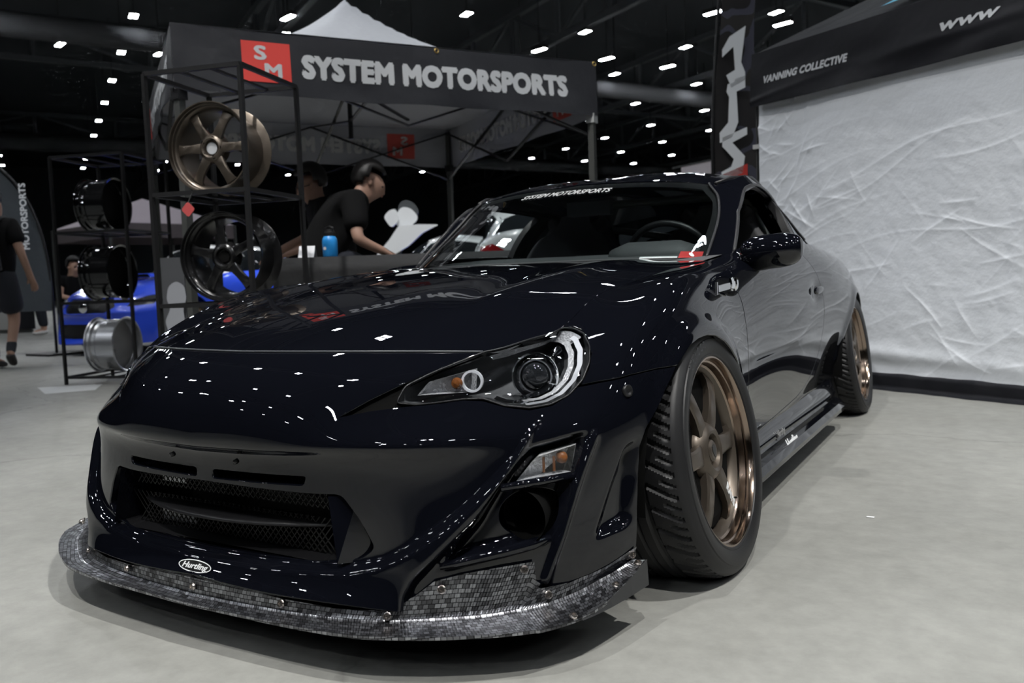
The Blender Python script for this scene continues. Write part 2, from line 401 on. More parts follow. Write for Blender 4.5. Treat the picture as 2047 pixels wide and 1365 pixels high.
def poly_sd(P, poly):
    """signed distance of points P (n,2) to a closed polygon, positive inside"""
    Q = np.asarray(poly, float); R = np.roll(Q, -1, 0)
    d = np.full(len(P), 1e9); ins = np.zeros(len(P), bool)
    for (ax, ay), (bx, by) in zip(Q, R):
        ex, ey = bx-ax, by-ay; wx, wy = P[:, 0]-ax, P[:, 1]-ay
        t = np.clip((wx*ex + wy*ey) / (ex*ex + ey*ey + 1e-15), 0, 1)
        d = np.minimum(d, np.hypot(wx - t*ex, wy - t*ey))
        c = (ay > P[:, 1]) != (by > P[:, 1])
        with np.errstate(divide='ignore', invalid='ignore'):
            xi = ax + (P[:, 1]-ay) * ex / (ey if ey != 0 else 1e-15)
        ins ^= c & (P[:, 0] < xi)
    return np.where(ins, d, -d)
def rounded(poly, r=.01, k=5):
    """round the corners of a polygon"""
    Q = np.asarray(poly, float); n = len(Q); out = []
    for i in range(n):
        p, a, b = Q[i], Q[i-1], Q[(i+1) % n]
        la, lb = np.linalg.norm(a-p), np.linalg.norm(b-p)
        s0 = p + (a-p)/la*min(r, la*.45); s1 = p + (b-p)/lb*min(r, lb*.45)
        for j in range(k+1):
            t = j/k; out.append((1-t)**2*s0 + 2*t*(1-t)*p + t*t*s1)
    return np.array(out)
def smooth(t): t = np.clip(t, 0, 1); return t*t*(3-2*t)

WRAP = [
 # r0 bottom .. r7 hood seam / belt
 [(0,-.897,.138),(0,-.866,.19),(0,-.864,.30),(0,-.866,.405),(0,-.889,.432),(0,-.880,.50),(0,-.828,.575),(0,-.74,.62)],
 [(.22,-.886,.130),(.22,-.855,.188),(.22,-.853,.30),(.22,-.855,.407),(.22,-.876,.436),(.22,-.865,.50),(.22,-.812,.572),(.22,-.722,.621)],
 [(.42,-.840,.124),(.42,-.816,.192),(.42,-.811,.30),(.42,-.809,.405),(.425,-.815,.448),(.42,-.768,.507),(.42,-.722,.565),(.42,-.645,.617)],
 [(.556,-.776,.122),(.556,-.772,.20),(.548,-.755,.30),(.545,-.746,.405),(.548,-.738,.455),(.54,-.668,.513),(.54,-.63,.562),(.545,-.557,.61)],
 [(.66,-.685,.125),(.665,-.68,.20),(.665,-.67,.30),(.66,-.655,.41),(.655,-.64,.465),(.645,-.575,.53),(.63,-.52,.582),(.60,-.449,.629)],
 [(.75,-.59,.128),(.757,-.585,.20),(.76,-.575,.30),(.757,-.56,.42),(.75,-.545,.475),(.735,-.49,.54),(.70,-.425,.605),(.63,-.346,.648)],
 [(.815,-.47,.14),(.825,-.465,.20),(.832,-.455,.30),(.832,-.45,.42),(.825,-.445,.49),(.805,-.42,.565),(.765,-.33,.645),(.64,-.205,.705)],
 [(.85,-.33,.14),(.862,-.32,.22),(.872,-.31,.33),(.872,-.30,.45),(.862,-.29,.54),(.835,-.27,.62),(.78,-.2,.695),(.652,-.06,.735)],
 [(.862,-.12,.15),(.875,-.12,.24),(.885,-.12,.36),(.886,-.11,.48),(.878,-.1,.575),(.848,-.09,.66),(.785,-.05,.735),(.66,.07,.752)],
 [(.862,.1,.15),(.875,.1,.24),(.885,.1,.36),(.887,.1,.48),(.878,.1,.58),(.848,.1,.67),(.785,.13,.755),(.665,.2,.768)],
 [(.845,.3,.15),(.86,.3,.24),(.868,.3,.36),(.868,.3,.48),(.86,.3,.585),(.838,.3,.675),(.785,.33,.765),(.67,.36,.782)],
 [(.82,.5,.15),(.835,.5,.24),(.845,.5,.36),(.85,.5,.48),(.85,.5,.59),(.835,.5,.685),(.785,.52,.775),(.688,.60,.800)],
 [(.80,.8,.15),(.815,.8,.24),(.832,.8,.36),(.845,.8,.48),(.852,.8,.60),(.845,.8,.70),(.805,.8,.785),(.735,.8,.83)],
 [(.795,1.2,.15),(.812,1.2,.24),(.83,1.2,.36),(.848,1.2,.48),(.858,1.2,.61),(.85,1.2,.715),(.81,1.2,.80),(.755,1.2,.85)],
 [(.79,1.6,.15),(.806,1.6,.24),(.826,1.6,.36),(.846,1.6,.48),(.86,1.6,.61),(.85,1.6,.72),(.81,1.6,.81),(.76,1.6,.865)],
 [(.79,1.9,.15),(.804,1.9,.24),(.822,1.9,.36),(.845,1.9,.48),(.864,1.9,.60),(.860,1.9,.70),(.815,1.9,.80),(.748,1.9,.87)],
 [(.785,2.2,.15),(.80,2.2,.24),(.822,2.2,.36),(.85,2.2,.48),(.868,2.2,.59),(.853,2.2,.70),(.80,2.2,.80),(.722,2.2,.868)],
 [(.82,2.5,.15),(.84,2.5,.24),(.858,2.5,.36),(.866,2.5,.48),(.862,2.5,.60),(.836,2.5,.70),(.775,2.5,.80),(.69,2.5,.862)],
 [(.80,2.8,.16),(.815,2.8,.24),(.832,2.8,.36),(.84,2.8,.48),(.834,2.8,.60),(.805,2.8,.70),(.745,2.8,.795),(.655,2.8,.86)],
 [(.75,3.05,.18),(.765,3.06,.25),(.78,3.07,.36),(.788,3.07,.48),(.783,3.07,.60),(.755,3.05,.70),(.70,3.02,.80),(.61,2.98,.865)],
 [(.64,3.22,.20),(.65,3.24,.26),(.66,3.26,.36),(.67,3.27,.48),(.665,3.26,.60),(.645,3.23,.72),(.595,3.18,.83),(.51,3.10,.885)],
 [(.40,3.30,.20),(.40,3.33,.26),(.40,3.35,.36),(.40,3.37,.48),(.40,3.37,.60),(.40,3.34,.73),(.38,3.28,.86),(.33,3.18,.905)],
 [(0,3.32,.20),(0,3.35,.26),(0,3.38,.36),(0,3.40,.48),(0,3.40,.60),(0,3.37,.74),(0,3.31,.87),(0,3.20,.915)],
]
GREEN = [   # glass house: base, two levels between, top
 [(0,.50,.812),(0,.715,.935),(0,.925,1.05),(0,1.12,1.143)],
 [(.30,.535,.812),(.295,.745,.935),(.285,.95,1.045),(.27,1.13,1.133)],
 [(.52,.67,.812),(.51,.85,.92),(.495,1.02,1.02),(.47,1.155,1.115)],
 [(.622,.80,.812),(.612,.94,.905),(.59,1.07,1.0),(.545,1.17,1.10)],
 [(.69,.87,.825),(.672,.99,.92),(.64,1.11,1.015),(.585,1.235,1.115)],
 [(.742,1.0,.842),(.722,1.1,.945),(.68,1.22,1.055),(.600,1.37,1.145)],
 [(.752,1.3,.855),(.725,1.37,.962),(.675,1.44,1.066),(.590,1.54,1.148)],
 [(.742,1.65,.864),(.702,1.68,.962),(.645,1.73,1.055),(.562,1.80,1.134)],
 [(.715,2.0,.866),(.663,2.02,.95),(.605,2.04,1.03),(.530,2.07,1.098)],
 [(.68,2.35,.860),(.625,2.33,.93),(.568,2.31,.997),(.505,2.30,1.052)],
 [(.63,2.70,.858),(.575,2.63,.915),(.525,2.56,.968),(.47,2.49,1.015)],
 [(.43,2.98,.875),(.41,2.85,.93),(.39,2.72,.985),(.36,2.58,1.04)],
 [(0,3.06,.885),(0,2.92,.947),(0,2.78,1.01),(0,2.62,1.07)],
]
ROOF = [   # stations front to rear, centre to side
 [(0,1.12,1.143),(.14,1.122,1.140),(.27,1.13,1.134),(.40,1.142,1.123),(.545,1.17,1.10)],
 [(0,1.30,1.175),(.14,1.30,1.179),(.28,1.30,1.174),(.42,1.30,1.160),(.592,1.285,1.127)],
 [(0,1.52,1.192),(.14,1.52,1.200),(.29,1.52,1.197),(.44,1.52,1.178),(.591,1.53,1.149)],
 [(0,1.85,1.182),(.14,1.85,1.191),(.28,1.85,1.187),(.42,1.85,1.167),(.562,1.80,1.134)],
 [(0,2.2,1.142),(.14,2.2,1.15),(.26,2.2,1.145),(.39,2.2,1.12),(.515,2.2,1.074)],
 [(0,2.62,1.07),(.14,2.615,1.068),(.25,2.60,1.058),(.36,2.58,1.04),(.47,2.49,1.015)],
]
HOOD = [   # stations front to rear, centre to fender seam
 [(0,-.74,.62),(.22,-.722,.621),(.42,-.645,.617),(.545,-.557,.61)],
 [(0,-.56,.678),(.23,-.555,.675),(.45,-.505,.658),(.60,-.449,.629)],
 [(0,-.39,.718),(.24,-.385,.716),(.47,-.365,.699),(.63,-.346,.648)],
 [(0,-.22,.747),(.25,-.22,.746),(.48,-.21,.735),(.64,-.205,.705)],
 [(0,-.04,.770),(.25,-.04,.770),(.49,-.05,.761),(.652,-.06,.735)],
 [(0,.13,.788),(.25,.13,.788),(.49,.10,.780),(.66,.07,.752)],
 [(0,.27,.800),(.25,.27,.800),(.495,.235,.792),(.665,.2,.768)],
 [(0,.39,.809),(.26,.40,.808),(.505,.39,.801),(.67,.36,.782)],
 [(0,.48,.813),(.28,.51,.812),(.53,.62,.806),(.688,.60,.800)],
]
def sub_map(C, U, V):
    """points of a spline surface at arbitrary parameters U, V (same 2-D shape)"""
    C = np.asarray(C, float); A = spline_w(C.shape[0], np.clip(U.ravel(), 0, C.shape[0]-1)); B = spline_w(C.shape[1], np.clip(V.ravel(), 0, C.shape[1]-1))
    return Surf.from_points(np.einsum('pi,pj,ijk->pk', A, B, C).reshape(*U.shape, 3))
def sub_grid(C, u0, u1, v0, v1, nu, nv, top=None):
    """part of a spline surface; top(u) may lower v1 along u"""
    C = np.asarray(C, float); tu = np.linspace(u0, u1, nu)
    A = spline_w(C.shape[0], tu); G = np.zeros((nu, nv, 3))
    for i, u in enumerate(tu):
        b = v1 if top is None else top(u)
        G[i] = np.einsum('i,bj,ijk->bk', A[i], spline_w(C.shape[1], np.linspace(v0, b, nv)), C)
    return Surf.from_points(G)
# ---------------------------------------------------------------- the black coupe
M_PAINT = mat('gloss_black_paint', (.0035, .0038, .006), .5, 0.0, 0.0, coat=1.0, coat_rough=.0)
nodes(M_PAINT)[2].inputs['Coat IOR'].default_value = 1.55
def _flake():
    n, l, b = nodes(M_PAINT)
    tc = n.new('ShaderNodeTexCoord'); v = n.new('ShaderNodeTexVoronoi'); v.inputs['Scale'].default_value = 900
    l.new(tc.outputs['Object'], v.inputs['Vector'])
    r = n.new('ShaderNodeValToRGB'); r.color_ramp.elements[0].position = .0; r.color_ramp.elements[1].position = .16
    r.color_ramp.elements[0].color = (.035, .045, .085, 1); r.color_ramp.elements[1].color = (.003, .0034, .0055, 1)
    l.new(v.outputs['Distance'], r.inputs['Fac']); l.new(r.outputs['Color'], b.inputs['Base Color'])
_flake()
M_TRIM = mat('black_trim', (.008, .008, .009), .38)
M_RUBBER = mat('tyre_rubber', (.012, .012, .013), .46, spec=.4)
M_SEAL = mat('rubber_seal', (.02, .02, .022), .35)
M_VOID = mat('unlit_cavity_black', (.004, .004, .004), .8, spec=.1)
M_CHROME = mat('chrome', (.86, .87, .88), .06, 1.0)
M_SILV = mat('satin_silver', (.62, .63, .65), .28, 1.0)
M_BRONZE = mat('bronze_wheel_paint', (.115, .095, .077), .40, .75, coat=.15, coat_rough=.2)
M_BRLIP = mat('polished_bronze_lip', (.32, .25, .20), .16, 1.0)
M_CAPBLK = mat('black_cap', (.012, .012, .012), .3)
M_WHITE = mat('white_print', (.82, .83, .84), .5)
M_RED = mat('red_print', (.75, .06, .06), .5)
M_AMBER = mat('amber_lens', (.20, .07, .02), .12, 0, .6)
M_STEEL = mat('steel_bolt', (.62, .56, .52), .22, 1.0)
M_DISC = mat('brake_disc_steel', (.05, .05, .05), .45, .8)
M_FABRIC = mat('dark_seat_cloth', (.10, .10, .105), .8)
M_DASH = mat('dashboard_vinyl', (.075, .077, .08), .6)
M_HOUSE = mat('headlamp_housing', (.13, .135, .14), .35, .2)
M_REFL = mat('faceted_reflector', (.78, .79, .81), .2, .35)
add_bump(M_REFL, scale=160, strength=.8, dist=.004, detail=1)
M_BEZEL = mat('matte_black_bezel', (.005, .005, .005), .85, spec=.05)
M_PLENS = mat('projector_glass', (.02, .022, .025), .03, 0, .8, coat=1.0, coat_rough=.0)
M_LENSW = mat('frosted_light_guide', (.82, .84, .88), .25, .0)
mat_satin = mat('satin_grey_end_plate', (.03, .031, .033), .45)
M_MESHM = mat('grille_mesh_metal', (.012, .012, .012), .5, .3)

def glass_mat(name, tint=(.9, .95, .95), f0=.5, gloss_rough=0.0, clear=.85):
    m = bpy.data.materials.new(name); m.use_nodes = True; n, l = m.node_tree.nodes, m.node_tree.links
    n.clear(); o = n.new('ShaderNodeOutputMaterial'); mx = n.new('ShaderNodeMixShader')
    t = n.new('ShaderNodeBsdfTransparent'); t.inputs['Color'].default_value = (*[clear*c for c in tint], 1)
    g = n.new('ShaderNodeBsdfGlossy'); g.inputs['Roughness'].default_value = gloss_rough; g.inputs['Color'].default_value = (.95, .97, 1, 1)
    f = n.new('ShaderNodeFresnel'); f.inputs['IOR'].default_value = 1.3 + .3*f0
    l.new(f.outputs['Fac'], mx.inputs['Fac']); l.new(t.outputs[0], mx.inputs[1]); l.new(g.outputs[0], mx.inputs[2]); l.new(mx.outputs[0], o.inputs['Surface'])
    return m
M_SCREEN = glass_mat('windscreen_glass', (.86, .93, .93), .45, clear=.82)
M_QGLASS = glass_mat('tinted_side_glass', (.5, .55, .58), .7, clear=.5)
M_LENS = glass_mat('headlamp_lens', (.97, .98, 1), .5, clear=.95)

def carbon_mat():
    m = mat('carbon_weave', (.05, .05, .055), .30, .0, .6, coat=.25, coat_rough=.06)
    n, l, b = nodes(m)
    uv = n.new('ShaderNodeUVMap'); uv.uv_map = 'weave'
    br = n.new('ShaderNodeTexBrick'); br.offset = .5; br.offset_frequency = 2; br.squash = 1
    br.inputs['Scale'].default_value = 1; br.inputs['Brick Width'].default_value = .0118; br.inputs['Row Height'].default_value = .0092
    br.inputs['Mortar Size'].default_value = .0008; br.inputs['Bias'].default_value = 0.0; br.inputs['Mortar Smooth'].default_value = .3
    br.inputs['Color1'].default_value = (.40, .41, .44, 1); br.inputs['Color2'].default_value = (.06, .06, .066, 1); br.inputs['Mortar'].default_value = (.005, .005, .006, 1)
    l.new(uv.outputs['UV'], br.inputs['Vector']); l.new(br.outputs['Color'], b.inputs['Base Color'])
    wv = n.new('ShaderNodeTexWave'); wv.inputs['Scale'].default_value = 52; l.new(uv.outputs['UV'], wv.inputs['Vector'])
    ad = n.new('ShaderNodeMath'); ad.operation = 'MULTIPLY_ADD'; ad.inputs[1].default_value = -1.0
    l.new(br.outputs['Fac'], ad.inputs[0]); l.new(wv.outputs['Fac'], ad.inputs[2])
    bp = n.new('ShaderNodeBump'); bp.inputs['Strength'].default_value = .35; bp.inputs['Distance'].default_value = .0012
    l.new(ad.outputs[0], bp.inputs['Height']); l.new(bp.outputs['Normal'], b.inputs['Normal'])
    b.inputs['Metallic'].default_value = .95
    return m
M_CARBON = carbon_mat()

car = thing('sports_coupe', 'glossy black lowered sports coupe with bronze wheels and carbon front splitter', 'car')

# ---- master body shell, with the pressed-in details
SU = [30, 40, 52, 52, 44, 30, 20] + [14]*15
shell = Surf.grid(WRAP, SU, [14, 18, 22, 16, 16, 16, 14])
XZ = shell.v[:, [0, 2]]; YZ = shell.v[:, [1, 2]]
front = shell.v[:, 1] < -.3
BAND_IN = [(.694,.482),(.687,.457),(.667,.413),(.636,.371),(.605,.333),(.565,.291),(.524,.259),(.489,.235),(.446,.214)]
BAND = BAND_IN + [(.38,.198),(.2,.19),(-.3,.188),(-.3,.05),(.5,.05),(.505,.143),(.52,.176),(.55,.209),(.577,.242),(.615,.288),(.653,.35),(.69,.432),(.70,.478)]
POCKET = rounded([(.778,.446),(.745,.438),(.712,.428),(.692,.424),(.671,.395),(.647,.359),(.615,.288),(.582,.246),(.562,.205),(.60,.212),(.657,.222),(.727,.238),(.741,.278),(.755,.326),(.767,.389)], .012, 3)
VENT = rounded([(.844,.415),(.827,.402),(.809,.326),(.786,.222),(.834,.238),(.842,.335)], .008, 3)
STRUT = rounded([(.784,.452),(.757,.359),(.737,.254),(.705,.148),(.724,.14),(.752,.243),(.776,.361),(.795,.44)], .008, 3)
d = np.zeros(len(shell.v))
sd = poly_sd(XZ, BAND); d += np.where(front, .022*smooth(sd/.010), 0)
sd = poly_sd(XZ, POCKET); d -= np.where(front & (shell.v[:, 0] < .80), .038*smooth(sd/.011), 0)
sd = poly_sd(XZ, STRUT); d += np.where(front, .013*smooth(sd/.008), 0)
sd = poly_sd(XZ, VENT); t = np.clip((shell.v[:, 0] - .78)/.07, 0, 1)
d -= np.where(front & (shell.v[:, 1] > -.62), (.010 + .022*t)*smooth(sd/.009), 0)
# cheek crease of the beak and the flared wheel-arch lips
ry = shell.v[:, 1]; rz = shell.v[:, 2]
for cy, cz, R, a in ((-.04, .275, .345, .010), (2.56, .29, .345, .012)):
    rr = np.hypot(ry-cy, rz-cz)
    d += np.where((rz > .30) & (ry > -.40), a*smooth(1 - np.abs(rr - R)/.055), 0)
# door crease
zc = .484 + .02*np.clip((ry-.9)/.9, 0, 1)
d += np.where((ry > .5) & (ry < 1.95), .0007*np.exp(-((rz-zc-.007)/.007)**2) - .0007*np.exp(-((rz-zc+.007)/.007)**2), 0) * smooth((ry-.5)/.06) * smooth((1.95-ry)/.15)
# door handle dimple
d -= np.where(ry > 1, .018*np.exp(-((ry-1.50)/.07)**2 - ((rz-.665)/.035)**2), 0)
# shallow fender scoop behind the front wheel
d -= np.where((ry > .0) & (ry < .6), .010*np.exp(-((ry-.36)/.11)**2 - ((rz-.725)/.035)**2), 0)
_nu = 1 + sum(SU); _dg = d.reshape(_nu, -1)
for _ in range(2):   # soften the pressed edges a little
    _p = np.pad(_dg, 1, mode='edge'); _dg = (4*_dg + 2*(_p[:-2, 1:-1]+_p[2:, 1:-1]+_p[1:-1, :-2]+_p[1:-1, 2:]) + _p[:-2, :-2]+_p[2:, 2:]+_p[:-2, 2:]+_p[2:, :-2])/16
d = _dg.ravel()
shell.v = shell.v + shell.n * d[:, None]
shell.renormal()

ARCH_F = [(-.432,-.1),(-.432,.19),(-.434,.264),(-.428,.337),(-.42,.40),(-.40,.435),(-.36,.473),(-.32,.512),(-.265,.552),(-.212,.577),(-.167,.595),(-.106,.607),(-.043,.61),(.018,.604),(.085,.584),(.14,.558),(.198,.525),(.225,.50),(.26,.45),(.305,.36),(.335,.28),(.35,.2),(.352,-.1)]
ARCH_R = [(2.215,-.1),(2.215,.25)] + [(2.555+.345*math.cos(a), .285+.345*math.sin(a)) for a in np.linspace(math.pi*.97, .03, 26)] + [(2.90,-.1)]
HEAD = [(.348,.496),(.394,.528),(.44,.556),(.485,.582),(.539,.609),(.60,.645),(.63,.652),(.655,.651),(.682,.644),(.713,.627),(.739,.598),(.748,.569),(.745,.542),(.731,.517),(.709,.50),(.675,.494),(.632,.502),(.587,.515),(.551,.518),(.509,.514),(.455,.512),(.406,.507)]
GLASS = [(.445,.521),(.45,.552),(.487,.577),(.54,.606),(.60,.640),(.632,.647),(.66,.6455),(.693,.636),(.726,.611),(.742,.58),(.742,.546),(.728,.518),(.704,.503),(.673,.499),(.627,.506),(.585,.52),(.55,.521),(.507,.517),(.476,.516)]
MOUTH = rounded([(-.4,.346),(0,.348),(.288,.343),(.362,.344),(.401,.293),(.432,.235),(.40,.212),(.30,.200),(-.4,.196)], .015, 4)
SLOT = rounded([(.022,.376),(.285,.378),(.278,.356),(.024,.353)], .008, 3)
HOLE_C = (.680, .286)
SEAM = [(-.505,.533),(-.488,.536),(-.464,.542),(-.402,.55),(-.325,.554),(-.25,.555)]
FENDER = SEAM + [(-.15,.45),(.1,.2),(.35,.05),(.44,.05),(.445,.45),(.43,.62),(.44,.70),(.49,.78),(.60,.86),(-.35,.86),(-.505,.60)]
DOOR = [(.445,.236),(.445,.45),(.43,.62),(.44,.70),(.49,.78),(.60,.87),(.62,1.0),(1.42,1.0),(1.45,.86),(1.498,.81),(1.561,.747),(1.612,.66),(1.664,.573),(1.686,.492),(1.666,.399),(1.60,.335),(1.54,.304),(1.44,.275),(1.302,.258),(.95,.240),(.802,.235)]
GAP = .0055
def on_front(S): return (S.v[:, 1] < -.3)
def cut(S, P, plane, cond=None, keep_out=True, gap=0.0):
    q = S.v[:, [0, 2]] if plane == 'xz' else S.v[:, [1, 2]]
    sd = poly_sd(q, P); f = (-sd - gap) if keep_out else (sd - gap)
    if cond is not None: f = np.where(cond(S), f, 1.0 if keep_out else -1.0)
    return S.clip(f)
s0 = cut(shell, ARCH_F, 'yz', lambda S: (S.v[:, 1] < 1.2) & (S.v[:, 0] > .5))
s0 = cut(s0, ARCH_R, 'yz', lambda S: (S.v[:, 1] > 1.2) & (S.v[:, 1] < 3.2) & (S.v[:, 0] > .5))
body = cut(s0, HEAD, 'xz', lambda S: S.v[:, 1] < -.3)
front_half = body.clip(-.1 - body.v[:, 1])
bump = cut(front_half, FENDER, 'yz', lambda S: S.v[:, 0] > .4, gap=GAP*.5)
bump = cut(bump, MOUTH, 'xz', on_front)
bump = cut(bump, SLOT, 'xz', on_front)
bump = bump.clip(np.where(bump.v[:, 1] < -.4, np.hypot((bump.v[:, 0]-HOLE_C[0])/.053, (bump.v[:, 2]-HOLE_C[1])/.050) - 1, 1)*.05)
bumper = surf_obj('front_bumper', bump.both().flange(.016, bev=.0035), M_PAINT, car)
side = body.clip(body.v[:, 1] + .55)
fend = cut(side, FENDER, 'yz', keep_out=False, gap=GAP*.5).flange(.022, bev=.0035)
door_s = cut(side.clip(side.v[:, 1]-.3), DOOR, 'yz', keep_out=False, gap=GAP*.5).flange(.02)
rest = cut(cut(side.clip(side.v[:, 1] - .05), FENDER, 'yz', gap=GAP*.5), DOOR, 'yz', gap=GAP*.5)
rest = rest.clip(3.02 - rest.v[:, 1]).flange(.02)
rearb = s0.clip(s0.v[:, 1] - 3.024)
fenders, doors, quarters = {}, {}, {}
for sgn, nm in ((1, 'left'), (-1, 'right')):
    g = (lambda S: S) if sgn > 0 else (lambda S: S.mirror())
    fenders[sgn] = surf_obj('front_fender', g(fend), M_PAINT, car)
    doors[sgn] = surf_obj('door', g(door_s), M_PAINT, car)
    quarters[sgn] = surf_obj('quarter_panel', g(rest), M_PAINT, car)
surf_obj('rear_bumper', rearb.both(), M_PAINT, car)

# ---- hood, roof, pillars, glass
hood = Surf.grid(HOOD, 18, 16)
hw = (.012*np.exp(-((hood.v[:, 0]-.44)/.055)**2) - .006*np.exp(-((hood.v[:, 0]-.30)/.10)**2)) * smooth((hood.v[:, 1]+.75)/.5)
hood.v[:, 2] += hw*.6
hood.n = -hood.n if hood.n[:, 2].mean() < 0 else hood.n
if hood.n[:, 2].mean() > 0 and np.cross(hood.v[hood.t[0, 1]]-hood.v[hood.t[0, 0]], hood.v[hood.t[0, 2]]-hood.v[hood.t[0, 0]])[2] < 0: hood.t = hood.t[:, ::-1].copy()
hood.renormal()
def up_fix(S, axis=2):
    fn = np.cross(S.v[S.t[:, 1]]-S.v[S.t[:, 0]], S.v[S.t[:, 2]]-S.v[S.t[:, 0]])
    if fn[:, axis].mean() < 0: S.t = S.t[:, ::-1].copy()
    return S.renormal()
hood = up_fix(hood)
def inset(S, d):   # pull the open edge in by clipping against distance to boundary points
    b = np.unique(S.boundary()); B = S.v[b]
    dist = np.full(len(S.v), 9.0)
    for p in B: dist = np.minimum(dist, ((S.v-p)**2).sum(1))
    return S.clip(np.sqrt(dist) - d)
surf_obj('hood', inset(hood, .0045).both().flange(.012, bev=.005), M_PAINT, car)
def u_edge(v, k=0.0): return 2.965 - .42*smooth((v-2.35)/.65)**1.5 + k
def span(lo, hi, v0, v1, nu, nv):
    v = np.linspace(v0, v1, nv); t = np.linspace(0, 1, nu)[:, None]; a = np.array([lo(x) for x in v]); b = np.array([hi(x) for x in v])
    return a[None]*(1-t) + b[None]*t, np.repeat(v[None], nu, 0)
_hl = [tuple(p) for p in spline_w(4, np.linspace(0, 3, 40)) @ np.array(HOOD[0])]; _hl = [(-x, y, z) for x, y, z in reversed(_hl)][:-1] + _hl
MB().tube([(x, y-.002, z+.0005) for x, y, z in _hl], .0028, 6).build('hood_edge_highlight', mat('edge_highlight_grey', (.10, .105, .115), .3, .3), car, smooth=True)  # pale tube stands in for the highlight along the hood's front edge
wind = up_fix(sub_map(GREEN, *span(lambda v: 0.0, lambda v: u_edge(v, -.005), .06, 2.94, 70, 40)))
surf_obj('windshield', wind.both(), M_SCREEN, car)
band = up_fix(sub_grid(GREEN, 0, 2.99, .03, 2.97, 70, 44)).off(-.004)
bu = np.repeat(np.linspace(0, 2.99, 70), 44); bv = np.tile(np.linspace(.03, 2.97, 44), 70)
edge = np.maximum(np.maximum(bu - (2.66 - .42*smooth((bv-2.2)/.6)), bv - 2.72), .05 - bv)
surf_obj('windshield_frit', band.clip(edge).both(), M_TRIM, car)
def rail_top(u): return 2.60
pill = sub_map(GREEN, *span(lambda v: u_edge(v, .02), lambda v: 4.02, .0, 3.0, 30, 44))
def out_fix(S):
    fn = np.cross(S.v[S.t[:, 1]]-S.v[S.t[:, 0]], S.v[S.t[:, 2]]-S.v[S.t[:, 0]])
    if (fn[:, 0]*1 + fn[:, 2]*.3).mean() < 0: S.t = S.t[:, ::-1].copy()
    return S.renormal()
pill = out_fix(pill)
def rail_lo(u): return 2.42 - .75*(1-smooth((u-4.0)/.85))**2
_u = np.linspace(4.02, 10.2, 140); _t = np.linspace(0, 1, 14)[None]; _l = np.array([rail_lo(x) for x in _u])[:, None]
cant = out_fix(sub_map(GREEN, np.repeat(_u[:, None], 14, 1), _l*(1-_t) + 3.0*_t))
cpil = out_fix(sub_grid(GREEN, 9.0, 10.35, 0.0, 3.0, 30, 34))
def qtop(u): return 2.36 * (1 - smooth((u-8.0)/1.0)*.72)
qgl = out_fix(sub_grid(GREEN, 7.55, 9.0, .10, 2.4, 34, 20, top=qtop))
cfill = out_fix(sub_grid(GREEN, 8.0, 9.0, 2.42, 2.42, 26, 2, top=None))
def qfill():
    tu = np.linspace(8.0, 9.0, 26); G = np.zeros((26, 12, 3)); C = np.asarray(GREEN, float); A = spline_w(len(C), tu)
    for i, u in enumerate(tu): G[i] = np.einsum('i,bj,ijk->bk', A[i], spline_w(4, np.linspace(qtop(u), 2.42, 12)), C)
    return out_fix(Surf.from_points(G))
bpil = out_fix(sub_grid(GREEN, 7.18, 7.55, .05, 2.42, 10, 20))
sill = out_fix(sub_grid(GREEN, 4.0, 9.0, -.02, .10, 80, 4))
rear = up_fix(sub_grid(GREEN, 10.45, 12, .1, 2.92, 30, 24))
rear_frame = up_fix(sub_grid(GREEN, 10.3, 12, 0, 3.0, 30, 24)).off(-.006)
roof = up_fix(Surf.grid(ROOF, 16, 14))
surf_obj('roof', roof.both().flange(.03), M_PAINT, car)
surf_obj('rear_window', rear.both(), M_QGLASS, car)
for sgn in (1, -1):
    g = (lambda S: S) if sgn > 0 else (lambda S: S.mirror())
    surf_obj('windshield_pillar', g(pill.flange(.02)), M_PAINT, car)
    surf_obj('roof_rail', g(cant.flange(.02)), M_PAINT, car)
    surf_obj('rear_pillar', g(cpil.join(qfill()).flange(.015)), M_PAINT, car)
    surf_obj('quarter_window', g(qgl.off(-.004)), M_QGLASS, car)
    surf_obj('door_pillar', g(bpil.off(-.006).flange(.03)), M_TRIM, car)
    surf_obj('belt_seal', g(sill.off(.002).flange(.012)), M_SEAL, car)
    # chrome-grey seal around the window opening
    pts = [out_fix(sub_grid(GREEN, 4.03, 8.95, 2.40, 2.40+1e-4, 60, 2))]
    C = np.asarray(GREEN, float)
    def gp(u, v): return np.einsum('i,j,ijk->k', spline_w(len(C), [u])[0], spline_w(4, [v])[0], C)
    line = [gp(4.03, v) for v in np.linspace(.05, 1.67, 12)] + [gp(u, rail_lo(u)) for u in np.linspace(4.06, 8.0, 44)] + [gp(u, qtop(u)) for u in np.linspace(8.05, 9.0, 14)]
    line = [(sgn*p[0]+sgn*.002, p[1], p[2]) for p in line]
    MB().tube(line, .0065, 6).build('window_seal', M_SEAL, car, smooth=True)
    # screen seal and roof moulding
    line = [gp(u_edge(v, .008), v) for v in np.linspace(0, 2.98, 32)]
    MB().tube([(sgn*p[0], p[1]-.003, p[2]+.003) for p in line], .0055, 6).build('windshield_seal', M_SEAL, car, smooth=True)
    rl = [(sgn*a, b, c_+.004) for a, b, c_ in ((.545,1.168,1.10),(.572,1.28,1.128),(.586,1.45,1.146),(.588,1.55,1.149),(.562,1.80,1.136),(.528,2.08,1.10),(.50,2.3,1.055),(.47,2.49,1.018))]
    MB().tube(rl, .007, 6).build('roof_moulding', M_TRIM, car, smooth=True)
deck = np.array([[(0,3.06,.885),(0,3.13,.90),(0,3.20,.915)],[(.33,3.03,.88),(.335,3.11,.893),(.33,3.18,.905)],[(.50,2.93,.868),(.51,3.02,.877),(.51,3.10,.885)],[(.63,2.70,.858),(.63,2.84,.86),(.61,2.98,.865)]])
